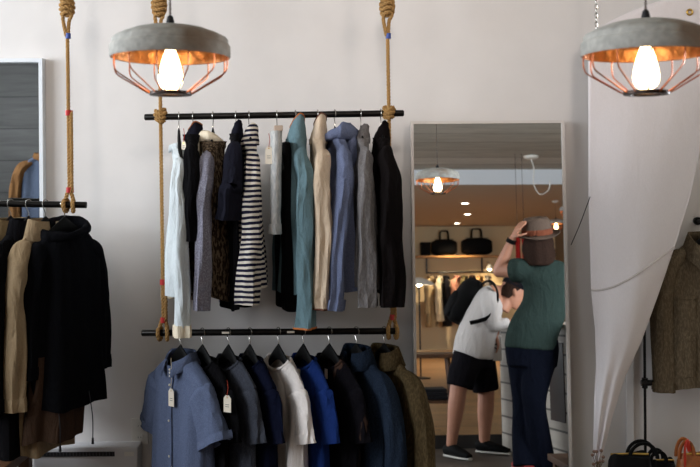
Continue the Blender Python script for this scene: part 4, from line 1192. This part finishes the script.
for s in (1, -1):
    pts = spline([W_(480, 285, s*.11)-bo, W_(489, 281, s*.13)-bo, W_(496.5, 289, s*.14)-bo, W_(497, 302, s*.165)-bo, W_(489, 317, s*.215)-bo, W_(470, 323, s*.19)-bo], 5)
    MB().tube(pts, [(.026, .008)]*len(pts), 8, flat=(0, 1, 0)).build('strap', leather_black, bp)
# the white box in the hand
c = W_(491, 348, .03)
bx = thing('paper_bag', 'flat white paper bag with black mark held by bending person', 'bag', c, R(8))
MB().box((0, 0, 0), (.15, .035, .185)).build('bag_body', plain('white_card', (196, 190, 184), .7), bx, False, bevel=.004)
mk = MB()
for a in range(3):
    an = a*PI/3+.3
    mk.tube([(-.045*math.cos(an)+.01, .0195, -.045*math.sin(an)+.02), (.045*math.cos(an)+.01, .0195, .045*math.sin(an)+.02)], .006, 6)
mk.build('printed_mark', slot_m, bx)

# ---- person in green t-shirt, back to the mirror (faces -y), right hand on the hat
YG = M(530, 474, z=0).y
def G_(px, py, dy=0): return M(px, py, y=YG+dy)
o = thing('person', 'person in green t-shirt and dark jeans with one hand raised to hat', 'person', (G_(530, 470).x, YG, 0), 0)
og = o.location.copy()
def g(px, py, dy=0): return G_(px, py, dy)-og
hc = g(538, 243, -.02)
m = MB()
m.tube([g(531, 360), g(532, 345), g(536, 322), g(543, 298), g(545.5, 280), g(542, 268), g(540, 258, -.01)], [(.15, .10), (.155, .105), (.12, .085), (.118, .085), (.122, .085), (.09, .065), (.055, .055)], 18, flat=(1, 0, 0))
fg = V((.35, -.90, -.22)); qg = head_mesh(m, hc, fg, V((0, 0, 1)), 1.0)
sh_l, el, wr = g(520, 270, 0), g(499, 271, -.10), g(512.5, 238, -.02)
m.tube(spline([g(529, 276), g(521, 273.5), lerp(sh_l, el, .5), el], 4), [.05, .052, .056, .06, .057, .055, .053, .051, .049, .047, .046, .044, .042], 14)
m.tube(spline([el, lerp(el, wr, .4), wr], 5), [.042, .044, .045, .044, .042, .039, .036, .033, .030, .028, .027], 14)
m.ball(el, .043, 10)
fingers(m, wr, g(522, 221, .04)-wr, (.8, -.3, -.5), 1.0, .35, side=-1)
# the other arm hangs, forearm towards the counter
m.tube(spline([g(553, 277), g(561, 279), g(564, 300), g(561, 315, -.04), g(556, 321, -.16)], 4), [lerp(.064, .028, i/16) for i in range(17)], 14)
fingers(m, g(556, 321, -.16), (.1, -1, -.1), (-.8, 0, .2), 1.0, .4)
for s, xs in ((-1, (523, 524, 523, 526)), (1, (541, 534, 538, 543))):
    m.tube([g(xs[0], 352, .02*s), g(xs[1], 395, .07*s), g(xs[2], 430, .05*s), g(xs[3], 466)], [.085, .06, .055, .045], 14)
    a = g(xs[3], 466); m.tube([V((a.x, 0, .08)), V((a.x, -.02, .04)), V((a.x+.02*s, -.13, .035)), V((a.x+.03*s, -.19, .03))], [.038, .042, .036, .02], 12)
m.fuse('body', skin_m, o, .008, 3)
eyes(qg, o)
green = fabric('green_jersey', (46, 58, 54), .1, wrinkle=.5)
m = MB()
cs = spline([g(531, 349), g(533, 332), g(544, 308), g(547, 287), g(545, 274), g(542, 262)], 3)
wx = [.174, .175, .172, .166, .160, .154, .150, .150, .152, .156, .164, .170, .172, .160, .12, .075]
m.tube(cs, [(a, lerp(.14, .07, max(0, (k-11)/4)) if k > 11 else .138) for k, a in enumerate(wx)], 22, flat=(1, 0, 0))
m.tube([g(534, 273), lerp(g(534, 273), sh_l, .6), sh_l, lerp(sh_l, el, .38)], [.07, .076, .082, .080], 16)
m.tube(spline([g(553, 274), g(562, 281), g(566, 302)], 4), [.07, .074, .078, .08, .08, .08, .079, .078, .078], 16)
m.fuse('t_shirt', green, o, .010, 3)
jeans = fabric('indigo_jeans', (15, 18, 29), .15)
m = MB()
m.tube([g(532, 338), g(532, 350), g(532, 366)], [(.172, .125), (.178, .13), (.165, .12)], 18, flat=(1, 0, 0))
for s, xs in ((-1, (523, 524, 523, 526)), (1, (541, 534, 538, 543))):
    m.tube(spline([g(xs[0], 355, .02*s), g(xs[1], 395, .07*s), g(xs[2], 430, .05*s), V((g(xs[3], 466).x, .0, .05))], 4), [.108, .104, .098, .09, .082, .076, .072, .072, .074, .077, .08, .083, .086], 16)
m.fuse('jeans', jeans, o, .010, 3)
for s, xs in ((-1, 526), (1, 543)):
    a = g(xs, 466); d = V((.15*s, -1, 0)).normalized(); gg = V((a.x, 0, 0))
    q_ = MB().tube([gg-d*.06+V((0, 0, .05)), gg-d*.02+V((0, 0, .055)), gg+d*.06+V((0, 0, .05)), gg+d*.13+V((0, 0, .04)), gg+d*.205+V((0, 0, .03))], [(.036, .045), (.044, .05), (.046, .042), (.046, .034), (.025, .022)], 14, flat=(1, 0, 0)).build('shoe', plain('red_canvas_%d' % (s+1), (150, 38, 34), .7), o)
    MB().tube([gg-d*.065+V((0, 0, .012)), gg-d*.02+V((0, 0, .012)), gg+d*.13+V((0, 0, .012)), gg+d*.215+V((0, 0, .012))], [(.03, .011), (.046, .011), (.05, .011), (.02, .011)], 14, flat=(1, 0, 0)).build('sole', sole, q_)
# hair: shoulder length at the back
m = MB(); rings = []
fgh = V((fg.x, fg.y, 0)).normalized(); rgh = V((-fgh.y, fgh.x, 0))
for i in range(14):
    t = i/13
    z = .06-.215*t; k = 1.06+.22*math.sin(PI*min(1, t*.9))
    rings.append([hc+rgh*(.082*k*math.cos(a)*(1+.05*math.sin(7*a+i)))-fgh*(.012+.088*k*math.sin(a)*(1+.05*math.sin(9*a))+.02*t)+V((.010*t, 0, z)) for a in [-.5+(PI+1.0)*j/22 for j in range(23)]])
m.loft(rings, False)
hr = m.build('hair', hair_m, o); hr.modifiers.new('t', 'SOLIDIFY').thickness = .02
# wrist band
wd = (wr-el).normalized()
MB().tube([wr-wd*.035, wr-wd*.008], [.0345, .033], 16).build('wristwatch', leather_black, o)
# the hat: a thing of its own, worn on the head
ht = thing('felt_hat', 'brown felt fedora with rust band on the person in green', 'hat', G_(537, 233, -.02), 0)
up2 = V((-.10, .18, 1)).normalized(); hx = V((1, 0, .10)).normalized(); hx = (hx-up2*hx.dot(up2)).normalized(); hy = up2.cross(hx)
def hp_(r1, r2, z, n=32, dent=0):
    return [hx*(r1*math.cos(a))+hy*(r2*math.sin(a))+up2*(z-dent*math.exp(-(math.cos(a)/.35)**2)+.014*math.cos(2*a)*(r1 > .13)) for a in [2*PI*k/n for k in range(n)]]
felt = fabric('brown_felt', (96, 80, 70), .15, wrinkle=.15)
MB().loft([hp_(.098, .112, -.015), hp_(.100, .114, .0), hp_(.097, .110, .05), hp_(.088, .100, .085), hp_(.072, .086, .103), hp_(.045, .058, .104), hp_(.02, .03, .093), hp_(.002, .004, .086)], True, False, True).build('crown', felt, ht)
MB().loft([hp_(.096, .110, -.016), hp_(.125, .138, -.020), hp_(.150, .164, -.014), hp_(.153, .167, -.010), hp_(.150, .164, -.008), hp_(.125, .138, -.013), hp_(.098, .112, -.008)], True).build('brim', felt, ht)
MB().loft([hp_(.1015, .1155, -.008), hp_(.1035, .1175, .0), hp_(.1015, .1155, .026), hp_(.098, .112, .030)], True).build('band', fabric('rust_ribbon', (116, 66, 48)), ht, label='rust coloured ribbon')

# ------------------------------------------------------------------ light
def area(name, loc, target, size, sy, e, col):
    ld = bpy.data.lights.new(name, 'AREA'); ld.shape = 'RECTANGLE'; ld.size = size; ld.size_y = sy; ld.energy = e; ld.color = col
    ob = bpy.data.objects.new(name, ld); C.objects.link(ob); ob.location = loc
    ob.rotation_euler = (V(target)-V(loc)).to_track_quat('-Z', 'Y').to_euler()
    return ob
area('daylight_fill', (X0-.35, (WY0+WY1)/2, 2.25), (0, (WY0+WY1)/2+.1, 2.2), 2.9, 1.1, 185, (.86, .93, 1))
area('daylight_fill', ((FX0+FX1)/2, WALL+.4, 1.9), ((FX0+FX1)/2-1.0, 0, 2.5), 1.7, 2.2, 380, (.86, .93, 1))
area('daylight_fill', (X0-.4, (VY0+VY1)/2, 1.3), (.8, (VY0+VY1)/2+.2, 2.7), 3.8, 1.6, 125, (.9, .95, 1))  # added fill behind the invented rear window, tilted up to lift the ceiling
def spot(loc, target, e, size, blend, col, soft=.16):
    ld = bpy.data.lights.new('track_spot', 'SPOT'); ld.energy = e; ld.color = col; ld.spot_size = R(size); ld.spot_blend = blend; ld.shadow_soft_size = soft
    ob = bpy.data.objects.new('track_spot', ld); C.objects.link(ob); ob.location = loc
    ob.rotation_euler = (V(target)-V(loc)).to_track_quat('-Z', 'Y').to_euler()
SPOTC = (1, .93, .88)
spot((-1.3, 1.9, 2.84), (-.9, WALL, 2.45), 66, 60, .9, SPOTC)
spot((.15, 1.8, 2.84), (-.1, WALL, 2.4), 76, 60, .9, SPOTC)
spot((1.2, 1.9, 2.84), (.75, WALL, 2.45), 70, 52, .9, (1, .88, .80))
wd_ = bpy.data.worlds.new('sky'); bpy.context.scene.world = wd_; wd_.use_nodes = True
wd_.node_tree.nodes['Background'].inputs[0].default_value = (.75, .86, 1, 1); wd_.node_tree.nodes['Background'].inputs[1].default_value = 1.5

# ------------------------------------------------------------------ camera
cd = bpy.data.cameras.new('camera'); cam = bpy.data.objects.new('camera', cd); C.objects.link(cam)
cd.dof.use_dof = True; cd.dof.focus_distance = 3.95; cd.dof.aperture_fstop = 5.0
cd.sensor_width = 36; cd.lens = F*36/700; cd.shift_y = -(233.5-HY)/700; cd.clip_start = .05
c_, s_ = math.cos(ROLL), math.sin(ROLL)
cam.matrix_world = Matrix(((c_, s_, 0, 0), (0, 0, -1, 0), (-s_, c_, 0, CZ), (0, 0, 0, 1)))
sc = bpy.context.scene; sc.camera = cam
sc.view_settings.view_transform = 'Standard'; sc.view_settings.look = 'None'; sc.view_settings.gamma = 1
sc.view_settings.use_curve_mapping = False; sc.view_settings.exposure = 0
